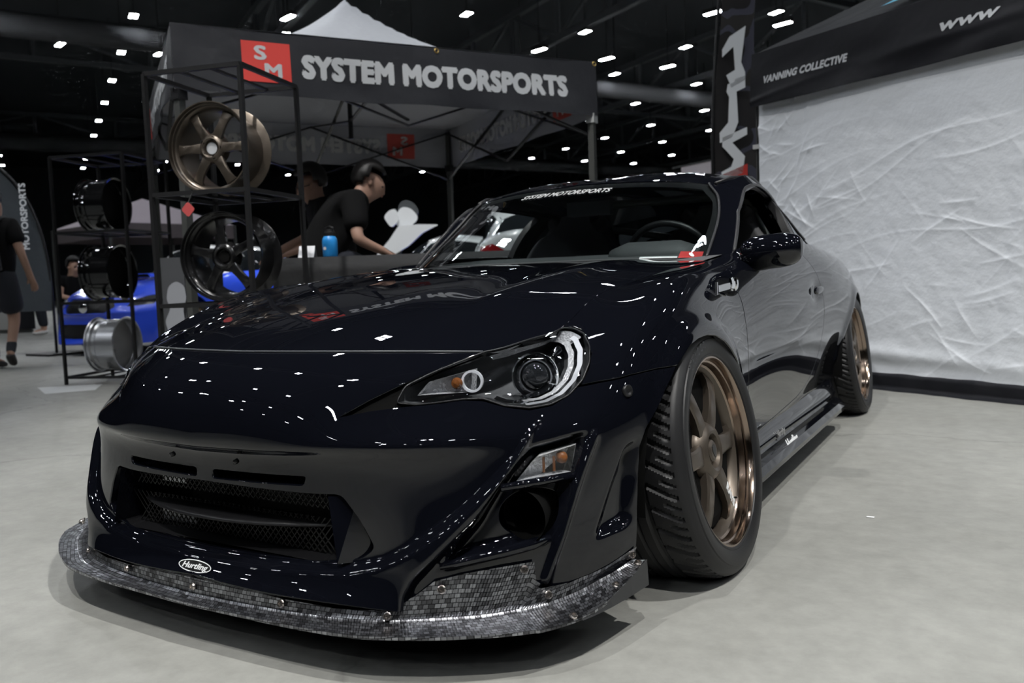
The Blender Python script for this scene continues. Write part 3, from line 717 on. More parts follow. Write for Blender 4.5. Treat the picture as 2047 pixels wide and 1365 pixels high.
surf_obj('trunk_lid', up_fix(Surf.grid(deck, 10, 8)).both(), M_PAINT, car)

# ---- underbody and wheel wells (closed dark boxes that end above the floor)
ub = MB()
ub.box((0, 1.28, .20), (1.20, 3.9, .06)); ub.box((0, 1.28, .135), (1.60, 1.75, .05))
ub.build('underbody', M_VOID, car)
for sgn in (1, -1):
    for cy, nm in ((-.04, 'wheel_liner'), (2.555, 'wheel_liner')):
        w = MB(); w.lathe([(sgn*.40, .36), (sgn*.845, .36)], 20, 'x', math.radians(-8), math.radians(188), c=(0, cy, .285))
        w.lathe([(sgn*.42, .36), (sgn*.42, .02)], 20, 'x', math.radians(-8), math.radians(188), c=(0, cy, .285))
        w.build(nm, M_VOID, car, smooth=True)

# ---- bumper details
for sgn in (1, -1):
    # duct tube behind the round hole
    w = MB(); w.lathe([(-.69, 1.0), (-.60, .92), (-.52, .85), (-.52, 0)], 40, 'y')
    w.v = [(sgn*(HOLE_C[0] + x*.055 - (y+.69)*.25), y+.05 - .0*x + (-.8*(x*.055)), HOLE_C[1] + z*.052) for x, y, z in w.v]
    w.v = [(x, y + .58*(sgn*x-HOLE_C[0])*1.0, z) for x, y, z in w.v]
    w.build('air_duct', M_VOID, bumper, smooth=True)
def front_pt(x, z, off=0.0):
    """point of the body shell straight behind front position (x, z)"""
    f = shell.v[:, 1] < -.3
    q = shell.v[f]; k = np.argsort((np.abs(q[:, 0]-abs(x)))**2 + (q[:, 2]-z)**2)[:3]
    return q[k].mean(0)*[math.copysign(1, x) if x else 1, 1, 1]
# mouth lining: walls running back, dark core, mesh
w = MB()
n = len(MOUTH); mv = [(p[0], p[1]) for p in MOUTH if p[0] > 0]
full = mv + [(-x, z) for x, z in reversed(mv)]
ring0 = [tuple(front_pt(x, z) + np.array([0, .004, 0])) for x, z in full]; ring1 = [(x*.92, y+.16, .28 + (z-.28)*.9) for (x, y, z) in ring0]
k = len(full)
w.add(ring0 + ring1, [(i, (i+1) % k, k+(i+1) % k, k+i) for i in range(k)])
w.add(ring1, [tuple(range(k))])
w.build('mouth_lining', M_TRIM, bumper)
for z0, z1, nm in ((.30, .345, 'grille_mesh'), (.205, .28, 'grille_mesh')):
    w = MB(); y0 = -.80
    for i in range(-20, 21):
        x0 = i*.016
        for s_ in (-1, 1):
            a = (x0, y0, z0); b = (x0 + s_*(z1-z0)*.9, y0, z1)
            if abs(b[0]) < .34 and abs(a[0]) < .34: w.bar(a, b, .0022)
    w.build(nm, M_MESHM, bumper)
MB().box((-.21, -.775, .322), (.09, .01, .034)).build('radiator_support', M_SILV, bumper)
MB().box((-.20, -.775, .235), (.12, .01, .055)).build('radiator_support', M_SILV, bumper)
# horizontal vane
w = MB(); xs = np.linspace(-.30, .31, 22)
def vane_y(x): return -.868 + .17*(abs(x)/.45)**2.2
top = [(x, vane_y(x)+.015, .268) for x in xs]; fr = [(x, vane_y(x), .264) for x in xs]; bt = [(x, vane_y(x)+.004, .260) for x in xs]; bk = [(x, vane_y(x)+.07, .272) for x in xs]
m_ = len(xs); vs = top+fr+bt+bk; fs = []
for i in range(m_-1): fs += [(i, m_+i, m_+i+1, i+1), (m_+i, 2*m_+i, 2*m_+i+1, m_+i+1), (3*m_+i, i, i+1, 3*m_+i+1), (2*m_+i, 3*m_+i, 3*m_+i+1, 2*m_+i+1)]
w.add(vs, fs); w.build('mouth_vane', M_TRIM, bumper, smooth=True)
for sgn in (1, -1):   # upright fins in the mouth corners
    w = MB(); A = [(.335, -.835, .338), (.385, -.80, .338), (.425, -.775, .225), (.405, -.80, .205), (.36, -.845, .205)]
    w.add([(sgn*x, y, z) for x, y, z in A] + [(sgn*(x-.012), y+.06, z) for x, y, z in A], [(0, 1, 2, 3, 4), (9, 8, 7, 6, 5)] + [(i, (i+1) % 5, 5+(i+1) % 5, 5+i) for i in range(5)])
    w.build('mouth_fin', M_PAINT, bumper)
for x in (.101, -.101):
    p = front_pt(x, .396)
    MB().lathe([(-.006, 0), (-.005, .005), (0, .0055), (.004, .0055)], 10, 'y', c=(p[0], p[1], p[2])).build('plate_screw', M_CAPBLK, bumper, smooth=True)
# side plug on the bumper corner
for sgn in (1, -1):
    p = np.array([.825, -.432, .519]); nrm = Vector((.93, -.30, .15)).normalized()
    R = Vector((1, 0, 0)).rotation_difference(nrm).to_matrix()
    w = MB().lathe([(-.004, .013), (.003, .013), (.003, .009), (.0, .008), (.002, 0)], 18, 'x')
    w.v = [tuple(R @ Vector(v) + Vector(p)) for v in w.v]; w.v = [(sgn*x, y, z) for x, y, z in w.v]
    w.build('sensor_plug', M_TRIM, bumper, smooth=True)
# oval maker's emblem on the lower lip
w = MB(); ep = front_pt(0, .168); EO = (0.0, ep[1]-.004, .167); EY = Vector((0, .50, .866))
MB().add([(EO[0]+.052*math.cos(a), EO[1]+EY.y*.0135*math.sin(a), EO[2]+EY.z*.0135*math.sin(a)) for a in np.linspace(0, 2*math.pi, 40, endpoint=False)], [tuple(range(40))]).build('oval_emblem', M_CAPBLK, bumper)
ring = MB()
A = np.linspace(0, 2*math.pi, 41)
ring.add([(EO[0]+.052*math.cos(a), EO[1]-.0008+EY.y*.0135*math.sin(a), EO[2]+EY.z*.0135*math.sin(a)) for a in A] + [(EO[0]+.0495*math.cos(a), EO[1]-.0008+EY.y*.0115*math.sin(a), EO[2]+EY.z*.0115*math.sin(a)) for a in A], [(i, i+1, 42+i-0, 41+i) for i in range(40)])
ring.build('emblem_ring', M_WHITE, bumper)
text_obj('emblem_lettering', 'Hurtling', M_WHITE, bumper, frame((EO[0], EO[1]-.0015, EO[2]), (1, 0, 0), EY), size=.0175, sx=1.35, bold=.0003, shear=.25, depth=.0004)

# ---- turn signals in the bumper pockets
SIG = [(.674,.361),(.693,.391),(.705,.406),(.757,.421),(.749,.366)]
for sgn in (1, -1):
    e = bpy.data.objects.new('turn_signal', None); link(e, car)
    def sp(x, z, back): 
        y = -.652 + (x-.674)*1.11 - .004 + (.01 if x > .74 else 0)
        return (sgn*(x-back*.35), y+back, z)
    w = MB(); k = len(SIG)
    w.add([sp(x, z, .0) for x, z in SIG] + [sp(x, z, .035) for x, z in SIG], [tuple(range(2*k-1, k-1, -1))] + [(i, (i+1) % k, k+(i+1) % k, k+i) for i in range(k)])
    w.build('signal_reflector', M_REFL, e)
    MB().add([sp(x, z, -.003) for x, z in SIG], [tuple(range(k))]).build('signal_lens', M_LENS, e)
    b = sp(.738, .397, .014)
    w = MB().lathe([(-.012, 0), (-.008, .010), (.0, .014), (.01, .010), (.014, .0)], 14, 'y', c=b); w.build('amber_bulb', M_AMBER, e, smooth=True)
    w = MB()
    for x in (.712, .727): w.bar(sp(x, .37, .012), sp(x, .402, .012), .004)
    w.build('reflector_ribs', M_AMBER, e)
    w = MB(); a = sp(.652, .352, -.006); b = sp(.757, .358, -.006)
    w.tube([a, b], .0085, 8); w.build('pocket_shelf', M_PAINT, bumper, smooth=True)
    MB().tube([(sgn*x, y, z) for x, y, z in ((.560,-.772,.204),(.60,-.739,.213),(.657,-.688,.223),(.70,-.645,.232),(.726,-.617,.240))], [.006, .011, .012, .012, .008], 10).build('pocket_rail', M_PAINT, bumper, smooth=True)

# ---- headlights
hs = s0.clip(np.where(s0.v[:, 1] < -.25, 1.0, -1.0))
for sgn in (1, -1):
    g = (lambda S: S) if sgn > 0 else (lambda S: S.mirror())
    e = bpy.data.objects.new('headlight', None); link(e, car)
    op = cut(hs, HEAD, 'xz', keep_out=False)
    gl = cut(op, GLASS, 'xz', keep_out=False)
    bz = cut(op, GLASS, 'xz')
    bz = bz.off(-.012)
    surf_obj('inner_bezel', g(bz), M_BEZEL, e)
    lens = Surf(gl.v + gl.n*(.002 + .011*smooth(poly_sd(gl.v[:, [0, 2]], GLASS)/.05))[:, None], gl.n, gl.t).renormal(); surf_obj('lens', g(lens), M_LENS, e)
    # bowl: lens outline pushed back, closed behind
    b = gl.boundary(); nxt = {a: c_ for a, c_ in b}; loop = [b[0][0]]
    while len(loop) < len(b):
        q = nxt.get(loop[-1]); 
        if q is None or q == loop[0]: break
        loop.append(q)
    L0 = gl.v[loop]; ctr = L0.mean(0)
    for _ in range(6): L0 = .5*L0 + .25*(np.roll(L0, 1, 0) + np.roll(L0, -1, 0))
    def lay(k, back): return L0*(1-k) + ctr*k + np.array([-.35*back, back, -.15*back])
    rings = [lay(0, 0), lay(.03, .02), lay(.08, .07), lay(.35, .12), lay(.8, .125)]
    k = len(loop); vs = np.concatenate(rings); fs = []
    for r_ in range(4):
        for i in range(k): fs.append((r_*k+i, r_*k+(i+1) % k, (r_+1)*k+(i+1) % k, (r_+1)*k+i))
    fs.append(tuple(range(4*k, 5*k)))
    vs = vs*[sgn, 1, 1]
    mesh_obj('housing', vs, fs, M_HOUSE, e, smooth=True)
    # lens rim seal
    MB().tube([tuple(v*[sgn, 1, 1]) for v in L0[::3]] + [tuple(L0[0]*[sgn, 1, 1])], .0022, 5, cap=False).build('lens_seal', M_SEAL, e, smooth=True)
    # projector
    fw = Vector((sgn*.30, -.95, .05)).normalized(); R = Vector((0, -1, 0)).rotation_difference(fw).to_matrix()
    pc = Vector((sgn*.640, -.500, .553))
    def lath(prof, nm, m, c=pc, n=40):
        w = MB().lathe(prof, n, 'y'); w.v = [tuple(R @ Vector((v[0], -v[1], v[2])) + c) for v in w.v]; return w.build(nm, m, e, smooth=True, angle=40)
    lath([(-.004, .0505), (.004, .0525), (.010, .0510), (.010, .0480), (.002, .0465), (-.02, .044)], 'projector_ring', M_CHROME)
    lath([(-.02, .044), (-.024, .038), (-.004, .0365)], 'projector_shroud', M_REFL)
    lath([(-.004, .0365), (.004, .0365), (.004, .0335), (-.01, .0335)], 'projector_collar', M_SILV)
    lath([(-.012, .0335), (.0, .032), (.008, .026), (.012, .015), (.0135, 0)], 'projector_lens', M_PLENS)
    # ribbons that follow the lens outline: clear light guides outboard, a bright reflector under the brow
    def ribbon(nm, m, k0, b0, k1, b1, test):
        idx = [i for i in range(k) if test(L0[i])]; A, B = lay(k0, b0), lay(k1, b1); w = MB()
        for i in idx:
            n_ = (i+1) % k
            if test(L0[n_]): w.add([tuple(q*[sgn, 1, 1]) for q in (A[i], A[n_], B[n_], B[i])], [(0, 1, 2, 3)])
        if w.v: w.build(nm, m, e)
    outb = lambda p: p[0] > .668 and p[2] < .640
    ribbon('light_guide', M_LENSW, .085, .012, .150, .020, outb)
    ribbon('light_guide', M_REFL, .19, .020, .26, .026, outb)
    ribbon('light_guide', M_CHROME, .30, .024, .42, .034, outb)
    ribbon('brow_reflector', M_REFL, .05, .012, .26, .05, lambda p: p[0] > .545 and p[2] > .596 and p[0] < .70)
    ribbon('chin_reflector', M_CHROME, .10, .02, .22, .04, lambda p: .60 < p[0] < .70 and p[2] < .53)
    # inner indicator
    ic = Vector((sgn*.515, -.625, .548)); 
    w = MB(); q = [(.462, -.690, .530), (.475, -.665, .556), (.535, -.590, .574), (.535, -.60, .528)]
    qb = [(x-.008, y+.035, z) for x, y, z in q]
    w.add([(sgn*x, y, z) for x, y, z in q+qb], [(7, 6, 5, 4), (0, 1, 5, 4), (1, 2, 6, 5), (2, 3, 7, 6), (3, 0, 4, 7)]); w.build('indicator_reflector', M_REFL, e)
    lath([(-.012, .0), (-.008, .011), (.004, .013), (.012, .009), (.015, 0)], 'indicator_bulb', M_AMBER, Vector((sgn*.512, -.615, .548)), 16)
    lath([(-.004, .024), (.004, .024), (.004, .019), (-.004, .019)], 'indicator_ring', M_LENSW, Vector((sgn*.540, -.598, .551)), 24)

# ---- splitter (carbon)
SPT = [(0,-.902,.140),(.15,-.896,.135),(.25,-.889,.130),(.37,-.866,.124),(.46,-.838,.124),(.50,-.818,.134),(.53,-.803,.158),(.556,-.788,.180),(.60,-.752,.190),(.66,-.698,.196),(.706,-.652,.199),(.708,-.650,.160),(.72,-.636,.143),(.756,-.588,.143),(.80,-.515,.158),(.838,-.436,.182)]
SPC = [(0,-.908,.105),(.14,-.902,.105),(.246,-.892,.105),(.363,-.876,.105),(.448,-.853,.105),(.49,-.833,.105),(.52,-.815,.105),(.545,-.80,.105),(.588,-.772,.105),(.636,-.741,.106),(.68,-.698,.108),(.69,-.69,.108),(.705,-.674,.109),(.75,-.60,.115),(.79,-.52,.13),(.83,-.436,.155)]
SPE = [(0,-.937,.098),(.16,-.932,.098),(.27,-.928,.098),(.40,-.918,.099),(.48,-.902,.10),(.53,-.882,.10),(.565,-.866,.10),(.595,-.851,.10),(.64,-.825,.10),(.70,-.785,.10),(.745,-.747,.10),(.755,-.738,.10),(.768,-.724,.10),(.808,-.652,.102),(.833,-.565,.115),(.855,-.42,.152)]
def lin(P, n):
    P = np.array(P); t = np.linspace(0, len(P)-1, n); i = np.minimum(t.astype(int), len(P)-2); f = (t-i)[:, None]
    return P[i]*(1-f) + P[i+1]*f
def smooth_line(P, n): P = np.array(P); return spline_w(len(P), np.linspace(0, len(P)-1, n)) @ P
def splitter():
    n = 151; T = lin(SPT, n); C_ = smooth_line(SPC, n); E_ = smooth_line(SPE, n)
    T[:, :2] = np.where((T[:, 2:] < .15), C_[:, :2]*.25+T[:, :2]*.75, T[:, :2]); rows = [T, T*.5+C_*.5, C_*.8+T*.2, C_*.97+T*.03+[0, 0, .002], C_*.9+E_*.1 - [0, 0, .0005], C_*.6+E_*.4 - [0, 0, .002], C_*.25+E_*.75-[0, 0, .0015], E_, E_ - [0, 0, .006], C_ - [0, 0, .03]]
    G = np.stack(rows, 1); full = np.concatenate([(G*[-1, 1, 1])[::-1], G[1:]])
    a, b = full.shape[:2]; V = full.reshape(-1, 3)
    arc = np.concatenate([[0], np.cumsum(np.linalg.norm(np.diff(full[:, 5], axis=0), axis=1))]); arc -= arc[-1]/2
    row = np.concatenate([np.zeros((a, 1)), np.cumsum(np.linalg.norm(np.diff(full, axis=1), axis=2), axis=1)], 1)
    row = row - row[:, 3:4]
    I = np.arange(a*b).reshape(a, b); F = []
    for i in range(a-1):
        for j in range(b-1): F.append((I[i, j], I[i, j+1], I[i+1, j+1], I[i+1, j]))
    o = mesh_obj('front_splitter', V, F, M_CARBON, car, smooth=True, angle=50)
    uv = o.data.uv_layers.new(name='weave')
    for lp in o.data.loops:
        vi = lp.vertex_index; uv.data[lp.index].uv = (arc[vi // b], row[vi // b, vi % b])
    return o
spl = splitter()
_e = [tuple(p) for p in smooth_line(SPE, 40)]; _e = [(-x, y, z) for x, y, z in reversed(_e)][:-1] + _e
_n = len(_e); _t = [(x*.985, y+.01, .096 if abs(x) < .82 else z-.006) for x, y, z in _e]; _b = [(x*.90, -.38, .099) for x, y, z in _e]
mesh_obj('splitter_undertray', _t + _b, [(i, i+1, _n+i+1, _n+i) for i in range(_n-1)], M_TRIM, spl)
for sgn in (1, -1):
    w = MB(); top = [(.808,-.652,.101),(.822,-.61,.107),(.833,-.565,.114),(.846,-.49,.132),(.855,-.42,.151)]; bot = [(x+.003, y, .096) for x, y, z in top]
    tin = [(x-.006, y, z) for x, y, z in top]; bin_ = [(x-.006, y, z) for x, y, z in bot]
    k = 5; vs = [(sgn*x, y, z) for x, y, z in top+bot+tin+bin_]; fs = []
    for i in range(4): fs += [(i, i+1, k+i+1, k+i), (2*k+i+1, 2*k+i, 3*k+i, 3*k+i+1), (i+1, i, 2*k+i, 2*k+i+1), (k+i, k+i+1, 3*k+i+1, 3*k+i)]
    fs += [(4, 2*k+4, 3*k+4, k+4)]
    w.add(vs, fs); w.build('splitter_end_plate', mat_satin, spl)
BOLTS = [(0,-.912,.124),(.248,-.896,.122),(.48,-.842,.117),(.575,-.790,.168),(.692,-.668,.186),(.730,-.640,.130),(.832,-.447,.168)]
LIPB = [(.795,-.66,.106),(.825,-.52,.125),(.842,-.44,.149)]
def bolt(p, nrm, parent):
    R = Vector((0, 0, 1)).rotation_difference(Vector(nrm).normalized()).to_matrix()
    w = MB().lathe([(-.002, .0085), (.001, .0085), (.003, .006), (.0045, .0055), (.0045, .003), (.0025, .0028), (.0025, 0)], 14, 'z')
    w.v = [tuple(R @ Vector(v) + Vector(p)) for v in w.v]; return w.build('bolt', M_STEEL, parent, smooth=True, angle=35)
for sgn in (1, -1):
    for p in BOLTS:
        if p[0] == 0 and sgn < 0: continue
        a = .25 + .55*smooth((p[0]-.3)/.4)*1.0
        bolt((sgn*p[0], p[1], p[2]), (sgn*(p[0]*.9), -1+.5*p[0]*p[0], .25), spl)
    for p in LIPB: bolt((sgn*p[0], p[1], p[2]), (sgn*.2, -.2, 1), spl)

# ---- side skirts
for sgn in (1, -1):
    prof = [(.80,.245),(.822,.225),(.836,.195),(.838,.180),(.824,.168),(.830,.160),(.868,.150),(.884,.132),(.884,.116),(.79,.112)]
    ys = [.37, .45, .8, 1.3, 1.8, 2.02, 2.10]; w = MB(); vs = []
    for j, y in enumerate(ys):
        k_ = (0, 1, 1, 1, 1, 1, .82)[j] if j else .86
        for x, z in prof: vs.append((sgn*(.79+(x-.79)*k_), y, z - .012*(y-.4)/1.7))
    m_ = len(prof); fs = []
    for j in range(len(ys)-1):
        for i in range(m_-1): fs.append((j*m_+i, j*m_+i+1, (j+1)*m_+i+1, (j+1)*m_+i))
    fs += [tuple(range(m_)), tuple(range((len(ys)-1)*m_, len(ys)*m_))]
    w.add(vs, fs); sk = w.build('side_skirt', M_PAINT, car, smooth=True, angle=28)
    if sgn > 0:
        text_obj('skirt_lettering', 'Hurtling', M_WHITE, sk, frame((.866, .98, .146), (0, 1, .0), (-.45, 0, .9)), size=.05, bold=.002, depth=.0006, shear=.2)
        text_obj('skirt_lettering', 'Hurtling', M_SILV, sk, frame((.840, .92, .188), (0, 1, .0), (-.05, 0, 1)), size=.034, bold=.001, depth=.0008)

# ---- door furniture, badge, mirrors
for sgn in (1, -1):
    w = MB(); w.lathe([(-.085, .002), (-.075, .012), (-.03, .016), (.03, .016), (.075, .012), (.085, .002)], 12, 'y')
    w.v = [(sgn*(.866 + x*.55), 1.50+y, .672 + z*1.0 + y*.03) for x, y, z in w.v]; w.build('door_handle', M_PAINT, doors[sgn], smooth=True)
    w = MB(); w.bar((sgn*.832, .21, .716), (sgn*.836, .31, .722), .006, .018); w.bar((sgn*.832, .198, .70), (sgn*.832, .200, .735), .006, .006); w.build('fender_badge_bar', M_SILV, fenders[sgn])
    w = MB(); w.lathe([(-.03, .0), (-.028, .02), (-.012, .024), (-.008, .016), (.008, .016), (.012, .024), (.028, .02), (.03, 0)], 10, 'y')
    w.v = [(sgn*(.834 + x*.3), .36+y*1.2, .726 + z*.9) for x, y, z in w.v]; w.build('fender_badge_emblem', M_CHROME, fenders[sgn], angle=20)
    if sgn < 0: continue      # the photograph shows no mirror on the far side
    e = bpy.data.objects.new('wing_mirror', None); link(e, car)
    me = MB(); nu, nv = 28, 18; vs = []
    for i in range(nu):
        a = 2*math.pi*i/nu
        for j in range(nv+1):
            b = math.pi*j/nv; cb, sb = math.cos(b), math.sin(b)
            ex = math.copysign(abs(cb)**.75, cb); ez = math.sin(a); ey = math.cos(a)
            vs.append((sgn*(.858 - ex*.100), .73 + sb**.6*ey*(.07 if ey < 0 else .05) , .824 + sb**.6*ez*(.056 if ez > 0 else .058) + ex*-.006 - (.012*max(0, ex) if ez < 0 else 0)))
    fs = []
    for i in range(nu):
        for j in range(nv): fs.append((i*(nv+1)+j, i*(nv+1)+j+1, ((i+1) % nu)*(nv+1)+j+1, ((i+1) % nu)*(nv+1)+j))
    me.add(vs, fs); me.build('mirror_shell', M_PAINT, e, smooth=True)
    MB().tube([(sgn*.79, .735, .775), (sgn*.765, .75, .79), (sgn*.745, .77, .81)], [.028, .035, .04], 10).build('mirror_stalk', M_PAINT, e, smooth=True)
    w = MB(); w.lathe([(.052, .0), (.052, .9)], 20, 'y'); w.v = [(sgn*(.872+x*.085), .73+y, .824+z*.048) for x, y, z in w.v]; w.build('mirror_glass', M_CHROME, e)

# ---- wheels
def spoke_wheel_parts():
    """bronze six-spoke wheel in its own frame: outer face towards +x at x=0 (lip plane), z up"""
    P = {}
    w = MB(); w.lathe([(-.012, .2405), (-.002, .2425), (.0, .2415), (.0, .2365), (-.008, .233), (-.018, .232), (-.02, .2275), (-.036, .2245), (-.040, .2195)], 72); P['rim_lip'] = (w, M_BRLIP)
    w = MB(); w.lathe([(-.040, .2195), (-.048, .212), (-.060, .206), (-.075, .203), (-.15, .198), (-.22, .200), (-.232, .236), (-.236, .2425)], 72); P['rim_barrel'] = (w, M_BRONZE)
    hub = MB(); hub.lathe([(-.085, .082), (-.050, .080), (-.036, .072), (-.026, .062), (-.022, .052), (-.026, .044), (-.044, .038), (-.046, .028), (-.046, 0)], 48); P['hub'] = (hub, M_BRONZE)
    return P
def wheel(spokes, twist, m_face, m_lip, name='wheel', five=False):
    root = bpy.data.objects.new(name, None); link(root)
    P = spoke_wheel_parts()
    if five: P['rim_barrel'] = (MB().lathe([(-.040, .2195), (-.050, .210), (-.075, .208), (-.095, .222), (-.20, .2245), (-.250, .2265), (-.256, .2385), (-.266, .2425), (-.268, .238), (-.262, .225), (-.20, .220)], 72), m_face)
    for nm, (w, m) in P.items():
        w.build(nm, m_lip if nm == 'rim_lip' else m_face, root, smooth=True, angle=28)
    for k in range(spokes):
        a = twist + 2*math.pi*k/spokes; w = MB()
        sec = []
        for r, hw, x0, x1 in ((.055, .029, -.034, -.072), (.085, .026, -.030, -.060), (.12, .0225, -.029, -.054), (.16, .023, -.031, -.053), (.19, .027, -.037, -.058), (.207, .036, -.046, -.072)):
            sec.append([(x0-.004, r, -hw), (x0, r, -hw*.72), (x0, r, hw*.72), (x0-.004, r, hw), (x1, r, hw*.9), (x1, r, -hw*.9)])
        vs = [v for s_ in sec for v in s_]; fs = []
        for i in range(len(sec)-1):
            for j in range(6): fs.append((i*6+j, i*6+(j+1) % 6, (i+1)*6+(j+1) % 6, (i+1)*6+j))
        fs += [(0, 5, 4, 3, 2, 1), tuple(range((len(sec)-1)*6, len(sec)*6))]
        ca, sa = math.cos(a), math.sin(a)
        vs = [(x, r*ca - t*sa, r*sa + t*ca) for x, r, t in vs]
        w.add(vs, fs); w.build('spoke', m_face, root, smooth=True, angle=30)
    return root
def tyre_mesh():
    n, prof = 540, []
    # (x, r) from the outer bead to the inner bead; x=0 is the lip plane
    prof = [(-.004, .238), (.003, .242), (.0045, .246), (.003, .2485), (.007, .258), (.0085, .266), (.0095, .275), (.0085, .2845), (.0055, .2865), (.0045, .292), (.0, .297), (-.004, .303), (-.010, .308)]
    tr = [(-.010 - .0065*i, .308 + .007*min(1, i/4.0) if i < 33 else .308 + .007*max(0, (37-i)/4.0)) for i in range(1, 37)]
    prof += tr + [(-.250, .300), (-.255, .28), (-.250, .25), (-.238, .238)]
    V = []; Fs = []
    m = len(prof)
    for j in range(n):
        a = 2*math.pi*j/n
        for i, (x, r) in enumerate(prof):
            g = 0.0
            if 13 <= i < m-5:
                w = -x - .010          # across the tread
                u = (j/n*36 + w*10.5) % 1.0
                if .012 < w < .085 and (u < .16): g = .0065
                u2 = (j/n*36 + .5 + w*10.5) % 1.0
                if .012 < w < .045 and (u2 < .13): g = .0055
                for c0 in (.088, .125, .160):
                    if abs(w-c0) < .005: g = .007
                if .165 < w < .225 and ((j/n*36 - w*8) % 1.0) < .16: g = .006
            if i in (4, 5) and (j % 3 == 0): g += .0005
            V.append((x, (r-g)*math.cos(a), (r-g)*math.sin(a)))
    for j in range(n):
        for i in range(m-1): Fs.append((j*m+i, j*m+i+1, ((j+1) % n)*m+i+1, ((j+1) % n)*m+i))
    return V, Fs
_tv, _tf = tyre_mesh()
tyre_data = mesh_obj('tire', _tv, _tf, M_RUBBER, None, smooth=True, angle=38)
proto = wheel(6, math.radians(0), M_BRONZE, M_BRLIP)
tyre_data.parent = proto
# centre cap, lug nuts, valve, brake disc, lettering
w = MB().lathe([(-.040, .030), (-.030, .028), (-.026, .022), (-.025, 0)], 24); w.build('centre_cap', M_BRONZE, proto, smooth=True, angle=30)
sh = [(.013, .012), (.0, .016), (-.013, .012), (-.012, -.003), (0, -.017), (.012, -.003)]
MB().add([(-.0245, a, b) for a, b in sh] + [(-.027, a, b) for a, b in sh], [tuple(range(6)), tuple(range(11, 5, -1))] + [(i, 6+i, 6+(i+1) % 6, (i+1) % 6) for i in range(6)]).build('cap_shield', M_CAPBLK, proto)
for k in range(5):
    a = 2*math.pi*k/5 + .3; w = MB().lathe([(-.06, .010), (-.036, .010), (-.033, .006), (-.033, 0)], 6, c=(0, .051*math.cos(a), .051*math.sin(a))); w.build('lug_nut', M_CAPBLK, proto)
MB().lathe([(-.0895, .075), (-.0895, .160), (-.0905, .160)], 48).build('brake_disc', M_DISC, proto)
MB().lathe([(-.058, .06), (-.050, .11), (-.052, .17), (-.060, .195), (-.078, .2035)], 48).build('spoke_gap_shade', M_VOID, proto)  # black plate added behind the spokes so the gaps look shaded
MB().tube([(-.05, .13, -.155), (-.03, .128, -.152)], .003, 6).build('tyre_valve', M_CAPBLK, proto)
def radial(a, r, x): return frame((x, r*math.cos(a), r*math.sin(a)), (0, math.cos(a), math.sin(a)), (0, -math.sin(a), math.cos(a)))
# wheel poses: (x of lip plane, y, camber, toe, roll)
WH = [(.9036, 0.0, 8.8, -1.0, 0), (.876, 2.57, 7.2, 0, 31)]
wheels = []
for sgn in (1, -1):
    for x, y, cb, toe, rl in WH:
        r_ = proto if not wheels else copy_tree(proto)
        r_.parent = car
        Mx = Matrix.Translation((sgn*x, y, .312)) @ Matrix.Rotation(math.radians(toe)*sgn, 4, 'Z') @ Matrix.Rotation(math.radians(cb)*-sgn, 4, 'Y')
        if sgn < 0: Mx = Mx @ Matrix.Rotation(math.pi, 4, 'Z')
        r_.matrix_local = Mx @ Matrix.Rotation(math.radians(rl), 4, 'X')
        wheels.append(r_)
fw = wheels[0]
a = math.radians(-60)
text_obj('wheel_decal', 'RAYS', M_WHITE, fw, frame((-.0285, .155*math.cos(a), .155*math.sin(a)), (0, math.cos(a), math.sin(a)), (0, -math.sin(a), math.cos(a))), size=.030, bold=.0012, depth=.0004, shear=-.2)
for k, ch in enumerate('KAISER'):
    a = math.radians(112 + (k-2.5)*5.2 * -1)
    text_obj('tyre_lettering', ch, M_SEAL, fw, frame((.0078, .2755*math.cos(a), .2755*math.sin(a)), (0, math.sin(a), -math.cos(a)), (0, math.cos(a), math.sin(a))), size=.026, bold=.001, depth=.0012)

# ---- cabin
MB().add([(-.66,.62,.80),(.66,.62,.80),(.66,.98,.835),(.4,1.02,.845),(-.4,1.02,.845),(-.66,.98,.835),(-.66,1.02,.55),(.66,1.02,.55)], [(0,1,2,3,4,5),(5,4,3,2,7,6)]).build('dashboard', M_DASH, car)
w = MB(); w.lathe([(-.18, .0), (-.17, .06), (-.10, .10), (.10, .10), (.17, .06), (.18, 0)], 14, 'x'); w.v = [(.36+x, .98+y*.9, .825+z*.62) for x, y, z in w.v]; w.build('instrument_binnacle', M_DASH, car, smooth=True)
sw = bpy.data.objects.new('steering_wheel', None); link(sw, car)
Rw = Matrix.Translation((.36, 1.16, .80)) @ Matrix.Rotation(math.radians(25), 4, 'X')
w = MB(); w.tube([(.175*math.cos(a), 0, .175*math.sin(a)) for a in np.linspace(0, 2*math.pi, 33)], .014, 8, cap=False); w.xf(Rw); w.build('steering_rim', M_TRIM, sw, smooth=True)
w = MB(); w.box((0, 0, 0), (.13, .03, .10)); w.bar((-.17, 0, 0), (.17, 0, 0), .03, .025); w.bar((0, 0, 0), (0, 0, -.17), .03, .025); w.xf(Rw); w.build('steering_spokes', M_TRIM, sw)
